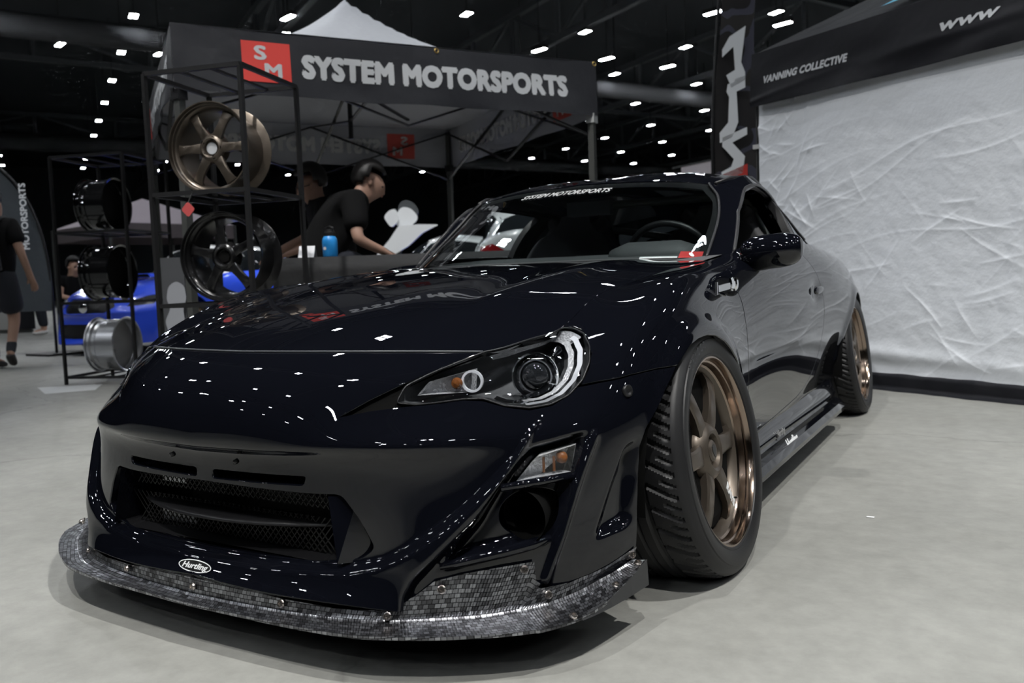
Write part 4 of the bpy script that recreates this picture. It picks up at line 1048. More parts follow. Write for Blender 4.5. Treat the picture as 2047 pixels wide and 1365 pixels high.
def seat(x0):
    e = bpy.data.objects.new('bucket_seat', None); link(e, car)
    def blob(pts, nm):
        G = np.array(pts, float); S = Surf.grid(G, 6, 6); S.v[:, 0] += x0
        me = surf_obj(nm, S, M_FABRIC, e); md = me.modifiers.new('thick', 'SOLIDIFY'); md.thickness = .09; md.offset = 0
    blob([[(-.25,1.42,.40),(-.27,1.60,.58),(-.27,1.70,.80),(-.20,1.78,.94),(-.11,1.80,1.03)],[(-.13,1.48,.38),(-.13,1.68,.58),(-.13,1.77,.80),(-.1,1.81,.96),(-.09,1.82,1.06)],[(0,1.50,.38),(0,1.70,.58),(0,1.78,.80),(0,1.82,.96),(0,1.83,1.07)],[(.13,1.48,.38),(.13,1.68,.58),(.13,1.77,.80),(.1,1.81,.96),(.09,1.82,1.06)],[(.25,1.42,.40),(.27,1.60,.58),(.27,1.70,.80),(.20,1.78,.94),(.11,1.80,1.03)]], 'seat_back')
    blob([[(-.26,1.05,.42),(-.27,1.3,.42),(-.27,1.55,.42)],[(0,1.0,.40),(0,1.3,.36),(0,1.6,.36)],[(.26,1.05,.42),(.27,1.3,.42),(.27,1.55,.42)]], 'seat_cushion')
seat(.36); seat(-.36)
cage = MB(); 
cage.tube([(-.58,1.95,.5),(-.56,1.95,.9),(-.46,1.95,1.08),(-.3,1.95,1.12),(.3,1.95,1.12),(.46,1.95,1.08),(.56,1.95,.9),(.58,1.95,.5)], .02, 8); cage.tube([(-.56,1.95,.86),(.56,1.95,.86)], .018, 8); cage.tube([(-.5,1.95,1.04),(.45,2.6,.86)], .018, 8); cage.tube([(.5,1.95,1.04),(-.45,2.6,.86)], .018, 8)
cage.build('roll_bar', mat('roll_bar_paint', (.30, .31, .27), .35), car, smooth=True)
MB().box((0, 1.18, 1.045), (.20, .03, .06)).build('rear_view_mirror', M_TRIM, car)
MB().add([(-.68,.6,.40),(.68,.6,.40),(.68,2.9,.36),(-.68,2.9,.36)], [(0,1,2,3)]).build('cabin_floor', M_DASH, car)
MB().add([(-.60,2.15,.4),(.60,2.15,.4),(.62,2.2,.80),(-.62,2.2,.80),(-.6,2.9,.83),(.6,2.9,.83)], [(0,1,2,3),(3,2,5,4)]).build('rear_shelf', M_DASH, car)
# windscreen prints: sun strip name, red tag, white strip
def scr(u, v, off=.003):
    C = np.asarray(GREEN, float); p = np.einsum('i,j,ijk->k', spline_w(len(C), [abs(u)])[0], spline_w(4, [v])[0], C)
    return Vector((math.copysign(p[0], u) if u else 0, p[1]-off*.5, p[2]+off))
o = scr(0, 2.62); ax = (scr(.9, 2.62) - scr(-.9, 2.62)); ay = scr(0, 2.9) - scr(0, 2.4)
me = text_mesh('SYSTEM MOTORSPORTS', size=.062, bold=.0016, shear=.2, depth=.0003, space=1.0)
for v in me.vertices:   # bend the lettering over the glass
    x, y = v.co.x*.62-.045, v.co.y*.85; u = x/.29
    if abs(u) > 1: u = math.copysign(1 + (abs(u)-1)*.29/.21, u)
    p = scr(u if abs(u) > 1e-6 else 1e-6, 2.52 + y/.36*1.0*2.0); v.co = p
me.materials.clear(); me.materials.append(M_WHITE); link(bpy.data.objects.new('windshield_lettering', me), car)
def patch(u0, u1, v0, v1, nm, m, off=-.002):
    S = up_fix(sub_grid(GREEN, u0, u1, v0, v1, 8, 4)).off(off); return surf_obj(nm, S, m, car)
patch(2.20, 2.80, .05, .26, 'dash_tag', M_RED)
patch(1.58, 2.18, .05, .10, 'white_strip', M_WHITE)
text_obj('tag_letter', 'e', M_WHITE, car, frame(scr(2.46, .155, .0), scr(2.6, .155)-scr(2.3, .155), scr(2.46, .5)-scr(2.46, .1)), size=.034, bold=.002, depth=.0005)
# ---------------------------------------------------------------- the two canopies
M_TENTB = mat('black_canopy_cloth', (.0075, .008, .011), .6, spec=.3)
M_TENTS = mat('charcoal_canopy_cloth', (.019, .020, .025), .55, spec=.4); add_bump(M_TENTS, scale=3.5, strength=.35, dist=.05, detail=3); add_bump(M_TENTB, scale=3.5, strength=.35, dist=.05, detail=3)
M_TENTIN = mat('grey_canopy_lining', (.40, .405, .44), .8)
M_TENTTOP = mat('silver_canopy_top', (.36, .375, .41), .5, .1); add_bump(M_TENTTOP, scale=5, strength=.3, dist=.05)
M_FRAME = mat('black_tent_frame', (.02, .02, .022), .4, .3)
M_FRAMEG = mat('grey_tent_pole', (.085, .088, .085), .45, .4)
M_PRINTW = mat('white_cloth_print', (.88, .90, .93), .7)
M_PRINTR = mat('red_cloth_print', (.62, .05, .04), .7)
M_GHOSTW = mat('faded_show_through_white', (.95, .95, .95), .8)
M_GHOSTR = mat('faded_show_through_red', (.62, .10, .08), .8)
M_BRASS = mat('brass_eyelet', (.6, .42, .15), .3, 1.0)

TFL, TFR = Vector((-2.917, 1.449, 0)), Vector((-1.221, 3.998, 0))
TE = (TFR-TFL).normalized(); TN = Vector((-TE.y, TE.x, 0)); TW = 3.06; TD = 3.04
ZT, ZB = 2.403, 1.996
def tent(s, t, z): return TFL + TE*s + TN*t + Vector((0, 0, z))
canopy = thing('canopy_tent', 'black pop-up canopy printed SYSTEM MOTORSPORTS over the sales counter', 'tent', tent(0, 0, 0))
canopy.location = (0, 0, 0)
def valance(name, p, d, L, out, parent, sag=.012, amp=.010, seed=0, m=M_TENTS, h=ZT-ZB, z0=ZB):
    """hanging cloth strip with soft folds; two skins (outer cloth, lining)"""
    rnd = random.Random(seed); nx, nz = 60, 12; ph = [rnd.uniform(0, 6.28) for _ in range(6)]
    G = np.zeros((nx+1, nz+1, 3)); d = Vector(d); out = Vector(out); p = Vector(p)
    for i in range(nx+1):
        s = i/nx
        for j in range(nz+1):
            t = j/nz
            w = amp*(1-t*.85)*(math.sin(s*9+ph[0]+t*2)+.7*math.sin(s*17+ph[1]-t*3)+.5*math.sin(s*31+ph[2]+t*5))
            ed = 1 - .25*math.exp(-s*18) - .25*math.exp(-(1-s)*18)
            z = z0 + h*t - sag*math.sin(math.pi*s)*(1 if t > .5 else .6) + (0.004*math.sin(s*23+ph[3]) if j == 0 else 0)
            q = p + d*(L*s) + out*(w*ed + .018*(1-t)); G[i, j] = (q.x, q.y, z)
    S = Surf.from_points(G)
    if Vector(S.n.mean(0)).dot(out) < 0: S.t = S.t[:, ::-1].copy(); S.renormal()
    a = surf_obj(name, S, m, parent); inner = Surf(S.v - np.array(out)*.006, -S.n, S.t[:, ::-1].copy()); surf_obj(name + '_lining', inner, M_TENTIN, a)
    return a, G
def on_cloth(G, s, t):
    a, b = G.shape[0]-1, G.shape[1]-1; x, y = min(max(s, 0), 1)*a, min(max(t, 0), 1)*b; i, j = min(int(x), a-1), min(int(y), b-1); f, g = x-i, y-j
    return G[i, j]*(1-f)*(1-g)+G[i+1, j]*f*(1-g)+G[i, j+1]*(1-f)*g+G[i+1, j+1]*f*g
def cloth_text(name, txt, m, parent, G, s0, s1, t0, t1, off, L, flip=False, **kw):
    me = text_mesh(txt, size=1.0, **kw); xs = [v.co.x for v in me.vertices]; ys = [v.co.y for v in me.vertices]
    x0, x1, y0, y1 = min(xs), max(xs), min(ys), max(ys); off = np.array(off)
    for v in me.vertices:
        a = (v.co.x-x0)/(x1-x0); b = (v.co.y-y0)/(y1-y0)
        if flip: a = 1-a
        v.co = on_cloth(G, s0+(s1-s0)*a, t0+(t1-t0)*b) + off
    me.materials.clear(); me.materials.append(m); return link(bpy.data.objects.new(name, me), parent)
def cloth_patch(name, m, parent, G, s0, s1, t0, t1, off):
    n = 8; V = []; F = []
    for i in range(n+1):
        for j in range(n+1): V.append(on_cloth(G, s0+(s1-s0)*i/n, t0+(t1-t0)*j/n) + np.array(off))
    for i in range(n):
        for j in range(n): a = i*(n+1)+j; F.append((a, a+n+1, a+n+2, a+1))
    return mesh_obj(name, V, F, m, parent, smooth=True)
sides = [('front_valance', tent(0, 0, 0), TE, TW, -TN, 1), ('right_valance', tent(TW, 0, 0), TN, TD, TE, 2), ('back_valance', tent(TW, TD, 0), -TE, TW, TN, 3), ('left_valance', tent(0, TD, 0), -TN, TD, -TE, 4)]
for nm, p, d, L, out, sd_ in sides:
    va, G = valance(nm, (p.x, p.y, 0), d, L, out, canopy, seed=sd_)
    o1 = out*.004; o2 = -out*.011
    cloth_patch('logo_square', M_PRINTR, va, G, .135, .235, .20, .84, o1)
    cloth_text('logo_letter', 'S', M_PRINTW, va, G, .160, .186, .55, .78, out*.0055, L, bold=.04)
    cloth_text('logo_letter', 'M', M_PRINTW, va, G, .180, .216, .28, .50, out*.0055, L, bold=.04)
    cloth_text('banner_lettering', 'SYSTEM MOTORSPORTS', M_PRINTW, va, G, .258, .915, .30, .70, o1, L, bold=.070, space=1.06)
    if nm != 'front_valance':
        cloth_patch('show_through_square', M_GHOSTR, va, G, .135, .235, .20, .84, o2)
        cloth_text('show_through_letter', 'S', M_GHOSTW, va, G, .160, .186, .55, .78, -out*.0125, L, bold=.04)
        cloth_text('show_through_letter', 'M', M_GHOSTW, va, G, .180, .216, .28, .50, -out*.0125, L, bold=.04)
        cloth_text('show_through_lettering', 'SYSTEM MOTORSPORTS', M_GHOSTW, va, G, .258, .915, .30, .70, o2, L, bold=.070, space=1.06)
    if nm == 'front_valance':
        for s_ in (.57, .995):
            q = Vector(on_cloth(G, s_, .96)) + out*.006
            w = MB().lathe([(0, .010), (.003, .012), (.003, .016), (0, .018)], 14, 'z'); R = Vector((0, 0, 1)).rotation_difference(out).to_matrix()
            w.v = [tuple(R @ Vector(v) + q) for v in w.v]; w.build('eyelet', M_BRASS, va, smooth=True)
# roof with a swept-up peak
n = 40; G = np.zeros((n+1, n+1, 3)); ZP = 3.17
for i in range(n+1):
    for j in range(n+1):
        a, b = 2*i/n-1, 2*j/n-1; r = (abs(a)**6+abs(b)**6)**(1/6); r = min(r, 1)
        k = (1-r); z = ZT + (ZP-ZT)*(.25*k + .75*k**2.3) + .010*math.sin(14*math.atan2(b, a))*k*(1-k)*2
        q = tent(TW*i/n, TD*j/n, z); G[i, j] = q
S = Surf.from_points(G)
if S.n[:, 2].mean() < 0: S.t = S.t[:, ::-1].copy(); S.renormal()
rf = surf_obj('roof_cloth', S, M_TENTTOP, canopy); surf_obj('roof_lining', Surf(S.v - [0, 0, .008], -S.n, S.t[:, ::-1].copy()), M_TENTIN, rf)
# frame: legs, corner fittings, scissor bars
for s, t, h0 in ((.03, .03, 0), (TW-.03, .03, 0), (TW-.03, TD-.03, 0), (.03, TD-.03, 0)):
    b_, t_ = tent(s, t, 0), tent(s, t, ZT-.03)
    w = MB(); w.bar(b_, t_ - Vector((0, 0, .4)), .048); w.bar(t_ - Vector((0, 0, .5)), t_, .040); w.build('tent_leg', M_FRAMEG, canopy)
    MB().box(tent(s, t, ZB-.02), (.07, .07, .07)).build('corner_fitting', mat('pale_fitting', (.42, .43, .43), .5) if s > 1 and t < 1 else M_FRAME, canopy)
    MB().box(tent(s, t, .01), (.12, .12, .02)).build('foot_plate', M_FRAMEG, canopy)
def scissor(p0, p1, parent):
    p0, p1 = Vector(p0), Vector(p1); q = [p0.lerp(p1, k/2) for k in range(3)]; zt, zb = Vector((0, 0, ZT-.05)), Vector((0, 0, ZB-.14))
    for a, b in ((0, 1), (1, 2)):
        A, B = q[a], q[b]
        MB().bar(A + (zt if a % 2 == 0 else zb), B + (zt if b % 2 == 0 else zb), .026, .014).build('scissor_bar', M_FRAME, parent)
        MB().bar(A + (zb if a % 2 == 0 else zt), B + (zb if b % 2 == 0 else zt), .026, .014).build('scissor_bar', M_FRAME, parent)
c4 = [tent(.05, .05, 0), tent(TW-.05, .05, 0), tent(TW-.05, TD-.05, 0), tent(.05, TD-.05, 0)]
for k in range(4): scissor(c4[k], c4[(k+1) % 4], canopy)
for a, b in ((tent(TW/2, .05, 0), tent(TW/2, TD/2, 0)), (tent(TW/2, TD-.05, 0), tent(TW/2, TD/2, 0))):
    MB().bar(a + Vector((0, 0, ZT-.05)), b + Vector((0, 0, 2.15)), .024, .014).build('roof_bar', M_FRAME, canopy)
    MB().bar(a + Vector((0, 0, ZB-.1)), b + Vector((0, 0, 2.45)), .024, .014).build('roof_bar', M_FRAME, canopy)
MB().tube([tent(TW/2, TD/2, 2.0), tent(TW/2, TD/2, ZP-.02)], .02, 8).build('peak_pole', M_FRAME, canopy)

# the second canopy: black valance above a pale crinkled side wall
CD = Vector((.87753, -.47953, 0)); CN = Vector((-CD.y, CD.x, 0)); C0 = Vector((.005, 3.984, 0))    # CN points away from the camera
def cw(s, z, out=0.0): return C0 + CD*s - CN*out + Vector((0, 0, z))
booth = thing('booth_tent', 'black VANNING COLLECTIVE canopy with a pale crinkled side wall behind the car', 'tent')
M_WALLC = mat('pale_grey_wall_cloth', (.76, .79, .84), .5, .0, .4)
add_bump(M_WALLC, scale=9, strength=.35, dist=.03, detail=7)
def creases():
    rnd = random.Random(11); out = []
    # long shallow folds fanning from the right, plus short crumples
    for k in range(22):
        x0, z0 = rnd.uniform(-.3, 2.6), rnd.uniform(.55, 1.95); a = math.radians(rnd.uniform(4, 22)); L = rnd.uniform(.5, 1.7)
        out.append((x0, z0, math.cos(a), math.sin(a), L, rnd.uniform(.002, .0042), rnd.uniform(.010, .022)))
    for k in range(70):
        x0, z0 = rnd.uniform(0, 2.6), rnd.uniform(.1, 1.3); a = math.radians(rnd.uniform(-70, 60)); L = rnd.uniform(.08, .4)
        out.append((x0, z0, math.cos(a), math.sin(a), L, rnd.uniform(.0012, .004), rnd.uniform(.008, .02)))
    for k in range(40):
        x0, z0 = rnd.uniform(0, .5), rnd.uniform(.9, 1.85); a = math.radians(rnd.uniform(-80, 80)); L = rnd.uniform(.05, .22)
        out.append((x0, z0, math.cos(a), math.sin(a), L, rnd.uniform(.003, .007), rnd.uniform(.006, .014)))
    return out
nx, nz = 520, 340; W_ = 2.75
X, Z = np.meshgrid(np.linspace(.03, W_, nx+1), np.linspace(.075, 1.90, nz+1), indexing='ij')
D = .012*np.sin(X*3.1+.7*Z) * np.sin(math.pi*np.clip(Z/1.9, 0, 1)) + .006*np.sin(X*7.7-3*Z+1)
for x0, z0, ca, sa, L, h, wd in creases():
    t = (X-x0)*ca + (Z-z0)*sa; q = -(X-x0)*sa + (Z-z0)*ca + .04*np.sin(t*5+x0*9)
    env = np.exp(-np.clip(np.abs(t)-L/2, 0, None)**2/(.03**2))*np.clip(1.0-np.abs(t)/(L*.9), .25, 1)
    q = q/wd; D += h*env*(np.where(q > 0, np.exp(-q*1.6), np.exp(q*.55))*1.25)*1.0
lowfold = np.exp(-((Z-(.26-.05*X))/.05)**2); D += .018*lowfold - .014*np.exp(-((Z-.16)/.06)**2)
P0 = np.array(C0); Gc = P0 + X[..., None]*np.array(CD) + Z[..., None]*np.array([0, 0, 1.0]) - D[..., None]*np.array(CN)
S = Surf.from_points(Gc)
if S.n.mean(0) @ np.array(CN) > 0: S.t = S.t[:, ::-1].copy(); S.renormal()
wall = surf_obj('side_wall_cloth', S, M_WALLC, booth)
# black hem lying on the floor
n = 120; G = np.zeros((n+1, 7, 3))
for i in range(n+1):
    s = .0 + W_*i/n; wv = .006*math.sin(s*13)+.004*math.sin(s*29)
    for j, (o_, z) in enumerate(((-.02, .10), (.012, .098), (.022, .075), (.020, .03), (.024, .012), (.055, .006), (.06, .002))): G[i, j] = cw(s, z + wv*.3*(z > .02), o_ + wv)
S = Surf.from_points(G)
if S.n.mean(0) @ np.array(CN) > 0: S.t = S.t[:, ::-1].copy(); S.renormal()
surf_obj('wall_hem', S, M_TENTB, booth)
# valance with its own wrinkles
def valance2():
    nx, nz = 200, 40; G = np.zeros((nx+1, nz+1, 3)); rnd = random.Random(5)
    for i in range(nx+1):
        s = i/nx
        for j in range(nz+1):
            t = j/nz; w = .010*math.sin(s*11+t*4) * (1-t) + .006*math.sin(s*26-t*7)*(1-t)
            w += .010*math.exp(-((t-.10-.9*s)/.05)**2)*math.exp(-s*9) + .010*math.exp(-((t-.30-.35*(s-.3))/.09)**2)*math.exp(-((s-.55)/.22)**2)
            z = 1.888 + .367*t - .006*math.sin(math.pi*s)
            G[i, j] = cw(-.005 + (W_+.1)*s, z, .035 + w + .02*(1-t))
    return G
Gv = valance2(); S = Surf.from_points(Gv)
if S.n.mean(0) @ np.array(CN) > 0: S.t = S.t[:, ::-1].copy(); S.renormal()
va2 = surf_obj('valance', S, M_TENTB, booth)
ov = -CN*.004
cloth_text('valance_lettering', 'VANNING COLLECTIVE', M_PRINTW, va2, Gv, .042, .276, .39, .53, ov, 1, bold=.055, shear=.22, sx=1.25, space=1.05)
cloth_text('valance_lettering', 'www', M_PRINTW, va2, Gv, .488, .605, .44, .57, ov, 1, bold=.030, shear=.22)
# roof cloth sloping up from the valance, with a pale blue panel
MB().add([cw(-.005, 2.25, .03), cw(W_+.1, 2.25, .03), cw(W_*.62, 3.0, -1.3), cw(W_*.50, 3.0, -1.3)], [(0, 1, 2, 3)]).build('roof_cloth', M_TENTB, booth)
M_BLUEP = mat('pale_blue_roof_print', (.10, .42, .62), .6)
MB().add([cw(.98, 2.305, .0), cw(1.55, 2.33, .0), cw(1.75, 2.62, -.55), cw(1.42, 2.62, -.55)], [(0, 1, 2, 3)]).build('roof_print', M_BLUEP, booth)
for s in (.0, W_):
    w = MB(); w.bar(cw(s, 0, -.03), cw(s, 2.24, -.03), .04); w.build('tent_leg', M_FRAMEG, booth)
MB().bar(cw(.012, .05, .004), cw(.012, 1.9, .004), .012, .006).build('wall_zip', M_FRAME, booth)
MB().box(cw(.005, 1.62, .0), (.05, .05, .03)).build('strap', mat('white_strap', (.5, .5, .5), .6), booth)
MB().bar(cw(0, 1.9, -.03), cw(W_, 1.9, -.03), .03).build('wall_rail', M_FRAMEG, booth)
for s in (0.0, W_):
    MB().bar(cw(s, 0, -2.9), cw(s, 2.24, -2.9), .04).build('tent_leg', M_FRAMEG, booth)
# ---------------------------------------------------------------- wheel racks and the wheels on them
M_RACK = mat('black_rack_steel', (.015, .015, .016), .45, .3)
M_BLKW = mat('satin_black_wheel', (.014, .014, .015), .28, .5, coat=.4, coat_rough=.1)
M_SILW = mat('silver_wheel', (.62, .63, .66), .30, .85)
M_BLKCH = mat('gloss_black_wheel', (.012, .012, .013), .12, .4, coat=1.0, coat_rough=.03)
def rack(label, o, ex, wx, wy, levels, slats=(.35, .68)):
    ex = Vector((ex[0], ex[1], 0)).normalized(); ey = Vector((-ex.y, ex.x, 0))
    e = thing('wheel_rack', label, 'rack', (0, 0, 0))
    def pt(a, b, z): return Vector((o[0], o[1], 0)) + ex*(a*wx) + ey*(b*wy) + Vector((0, 0, z))
    for a in (0, 1):
        for b in (0, 1): MB().bar(pt(a, b, 0), pt(a, b, levels[-1]), .022).build('post', M_RACK, e)
    for z in levels:
        for p, q in (((0, 0), (1, 0)), ((1, 0), (1, 1)), ((1, 1), (0, 1)), ((0, 1), (0, 0))): MB().bar(pt(*p, z), pt(*q, z), .022).build('shelf_rail', M_RACK, e)
        for k in slats: MB().bar(pt(k, 0, z), pt(k, 1, z), .022, .012).build('shelf_slat', M_RACK, e)
    return e, pt
def loose_wheel(name, label, spokes, m_face, m_lip, c, axis, roll=0.0, cap=None, scale=1.0, long_=False, back=None):
    """axis = direction the outer face looks"""
    r_ = wheel(spokes, roll, m_face, m_lip, name, five=long_)
    x = Vector(axis).normalized(); z = Vector((0, 0, 1)); y = z.cross(x).normalized(); z = x.cross(y)
    r_.matrix_world = Matrix(((x.x, y.x, z.x, c[0]), (x.y, y.y, z.y, c[1]), (x.z, y.z, z.z, c[2]), (0, 0, 0, 1))) @ Matrix.Diagonal((scale, scale, scale, 1))
    for k in range(5):
        a = 2*math.pi*k/5; MB().lathe([(-.0245, .011), (-.024, 0)], 12, c=(0, .053*math.cos(a), .053*math.sin(a))).build('lug_hole', M_VOID, r_)
    MB().lathe([(-.0385, .032), (-.0385, 0)], 20).build('centre_bore', cap or M_VOID, r_)
    if back: MB().lathe([(-.19, .215), (-.19, 0)], 40).build('inner_shade', back, r_)  # added disc, its colour stands in for shade inside the barrel
    return tag(r_, label, 'wheel')
r1, pt1 = rack('tall black steel wheel rack nearest the car holding a bronze and a black wheel', (-2.33, .80), (.963, .27), .56, .56, (.06, .68, 1.26, 1.88))
cam2 = Vector((CAM_POS.x, CAM_POS.y, 0))
def facing(c, deg):
    d = (cam2 - Vector((c[0], c[1], 0))).normalized(); a = math.radians(deg)
    return (d.x*math.cos(a) - d.y*math.sin(a), d.x*math.sin(a) + d.y*math.cos(a), 0)
cA = pt1(.42, .30, 1.272+.2425); cB = pt1(.46, .34, .692+.2425)
loose_wheel('alloy_wheel', 'bronze six-spoke alloy wheel on the upper shelf of the tall near rack', 6, M_BRONZE, M_BRONZE, cA, facing(cA, -33), math.radians(90+30), cap=mat('pale_bore', (.45, .46, .48), .4))
loose_wheel('alloy_wheel', 'black five-spoke alloy wheel on the shelf below the bronze wheel', 5, M_BLKW, M_BLKW, cB, facing(cB, -30), math.radians(95))
tagc = pt1(.45, -.10, 1.17)
w = MB().prism(rounded([(-.04, 0), (0, -.04), (.04, 0), (0, .04)], .012, 3), .003); Rt = frame(tagc, (.963, .27, 0), (0, 0, 1))
t_ = w.xf(Rt).build('price_tag', mat('dull_red_card', (.42, .06, .06), .6)); tag(t_, 'small red diamond price tag under the bronze wheel on the rack', 'tag')
MB().bar(pt1(.45, -.10, 1.20), pt1(.45, -.02, 1.262), .004).build('tag_string', M_RACK, t_)
r2, pt2 = rack('smaller looking black wheel rack farther left holding three wheel barrels', (-5.26, 2.05), (.94, .34), .66, .60, (.06, .68, 1.26, 1.88), slats=(.35, .68))
for lv, m, m2, lab, sc in ((1.272, M_BLKCH, M_BLKCH, 'satin black wheel barrel on the top shelf of the far rack', .95), (.692, M_BLKCH, M_BLKCH, 'gloss black deep wheel barrel on the middle shelf of the far rack', .98), (.072, M_SILW, M_SILW, 'silver wheel barrel on the bottom shelf of the far rack', .98)):
    c_ = pt2(.17, .5, lv + .2425*sc); ax = facing(c_, -122)
    loose_wheel('wheel_barrel', lab, 5, m, m2, c_, ax, .2, scale=sc, long_=True, back=M_VOID if m is not M_SILW else mat('silver_wheel_inside_shade', (.30, .30, .31), .5))
# poster board behind the near rack
M_POST = mat('grey_poster', (.075, .078, .085), .6)
pb = thing('poster_board', 'grey poster board with a pale figure standing behind the near rack', 'poster', (0, 0, 0))
po = Vector((-3.80, 2.04, 0)); px_ = Vector((.86, .51, 0))
MB().bar(po + Vector((0, 0, .02)), po + Vector((0, 0, 1.0)), .03, .17, up=px_).build('board', M_POST, pb)
fg = [(.02, .35), (.10, .36), (.13, .45), (.12, .58), (.15, .64), (.14, .74), (.08, .78), (.02, .74), (.0, .64), (.03, .58), (-.02, .48)]
w = MB().prism(rounded(fg, .03, 3), .002); w.xf(frame(po + Vector((-.02, -.06, .05)), px_, (0, 0, 1))); w.build('printed_figure', mat('pale_print', (.34, .35, .38), .7), pb)
# ---------------------------------------------------------------- counter and what stands on it
M_CLOTHB = mat('black_table_cloth', (.007, .0073, .0085), .8); add_bump(M_CLOTHB, scale=6, strength=.4, dist=.04)
K0 = Vector((-2.40, 1.68, 0)); KD = Vector((.862, .507, 0)); KN = Vector((-.507, .862, 0)); KZ = .935; KL = 1.55; KW = .42
counter = thing('sales_counter', 'long counter under a black cloth inside the canopy', 'counter', (0, 0, 0))
MB().add([K0 + KN*.01 + Vector((0, 0, KZ-.02)), K0 + KD*KL + KN*.01 + Vector((0, 0, KZ-.02)), K0 + KD*KL + KN*KW + Vector((0, 0, KZ-.02)), K0 + KN*KW + Vector((0, 0, KZ-.02)),
          K0 + KN*.01 + Vector((0, 0, KZ-.006)), K0 + KD*KL + KN*.01 + Vector((0, 0, KZ-.006)), K0 + KD*KL + KN*KW + Vector((0, 0, KZ-.006)), K0 + KN*KW + Vector((0, 0, KZ-.006))],
         [(0, 1, 2, 3), (7, 6, 5, 4), (0, 4, 5, 1), (1, 5, 6, 2), (2, 6, 7, 3), (3, 7, 4, 0)]).build('table_top', M_TRIM, counter)
n = 140; G = np.zeros((n+1, 12, 3))
for i in range(n+1):
    s = KL*i/n
    for j in range(12):
        if j == 0: q = K0 + KD*s + KN*KW + Vector((0, 0, KZ))
        elif j == 1: q = K0 + KD*s + KN*.0 + Vector((0, 0, KZ))
        else:
            t = (j-1)/10; w = .018*t*math.sin(s*21+1.5*math.sin(s*5)) + .01*t*math.sin(s*47) + .012*math.sin(s*9-t*6)*t
            q = K0 + KD*s - KN*(.008 + .02*t + w) + Vector((0, 0, KZ - t*(KZ-.01)))
        G[i, j] = q
S = Surf.from_points(G); S.t = S.t if Vector(S.n[len(S.n)//2]).dot(-KN) > 0 else S.t[:, ::-1].copy(); S.renormal()
surf_obj('table_cloth', S, M_CLOTHB, counter)
for a in (.1, KL-.1):
    for b in (.08, KW-.08): MB().bar(K0 + KD*a + KN*b, K0 + KD*a + KN*b + Vector((0, 0, KZ-.02)), .03).build('leg', M_FRAMEG, counter)
M_BLUEB = mat('blue_bottle_enamel', (.02, .24, .62), .35)
def on_counter(px_off, back): q = K0 + KD*px_off + KN*back; return (q.x, q.y, KZ+.001)
bt = thing('water_bottle', 'bright blue water bottle with dark lid on the black counter', 'bottle', on_counter(.345, .08))
MB().lathe([(0, 0), (0, .043), (.006, .047), (.115, .047), (.135, .043), (.150, .034)], 28, 'z').build('bottle_body', M_BLUEB, bt, smooth=True, angle=50)
MB().lathe([(.150, .034), (.152, .036), (.176, .036), (.180, .031), (.195, .029), (.2, .0)], 24, 'z').build('bottle_lid', M_TRIM, bt, smooth=True, angle=40)
MB().tube([(-.03, 0, .19), (-.03, 0, .21), (0, 0, .222), (.03, 0, .21), (.03, 0, .19)], .006, 8).build('bottle_loop', M_TRIM, bt, smooth=True)
MB().lathe([(-.0482, 0), (-.0482, .012)], 12, 'y', c=(0, 0, .06)).build('bottle_mark', M_WHITE, bt)
bt.scale = (1.0, 1.0, .86)
cs = thing('card_stand', 'small white price card standing on the counter', 'card', on_counter(.19, .10))
MB().add([(-.05, -.02, 0), (.05, -.02, 0), (.05, .03, .075), (-.05, .03, .075), (-.05, .08, 0), (.05, .08, 0)], [(0, 1, 2, 3), (3, 2, 5, 4)]).build('folded_card', mat('white_card', (.62, .63, .66), .6), cs); cs.rotation_euler = (0, 0, .53)

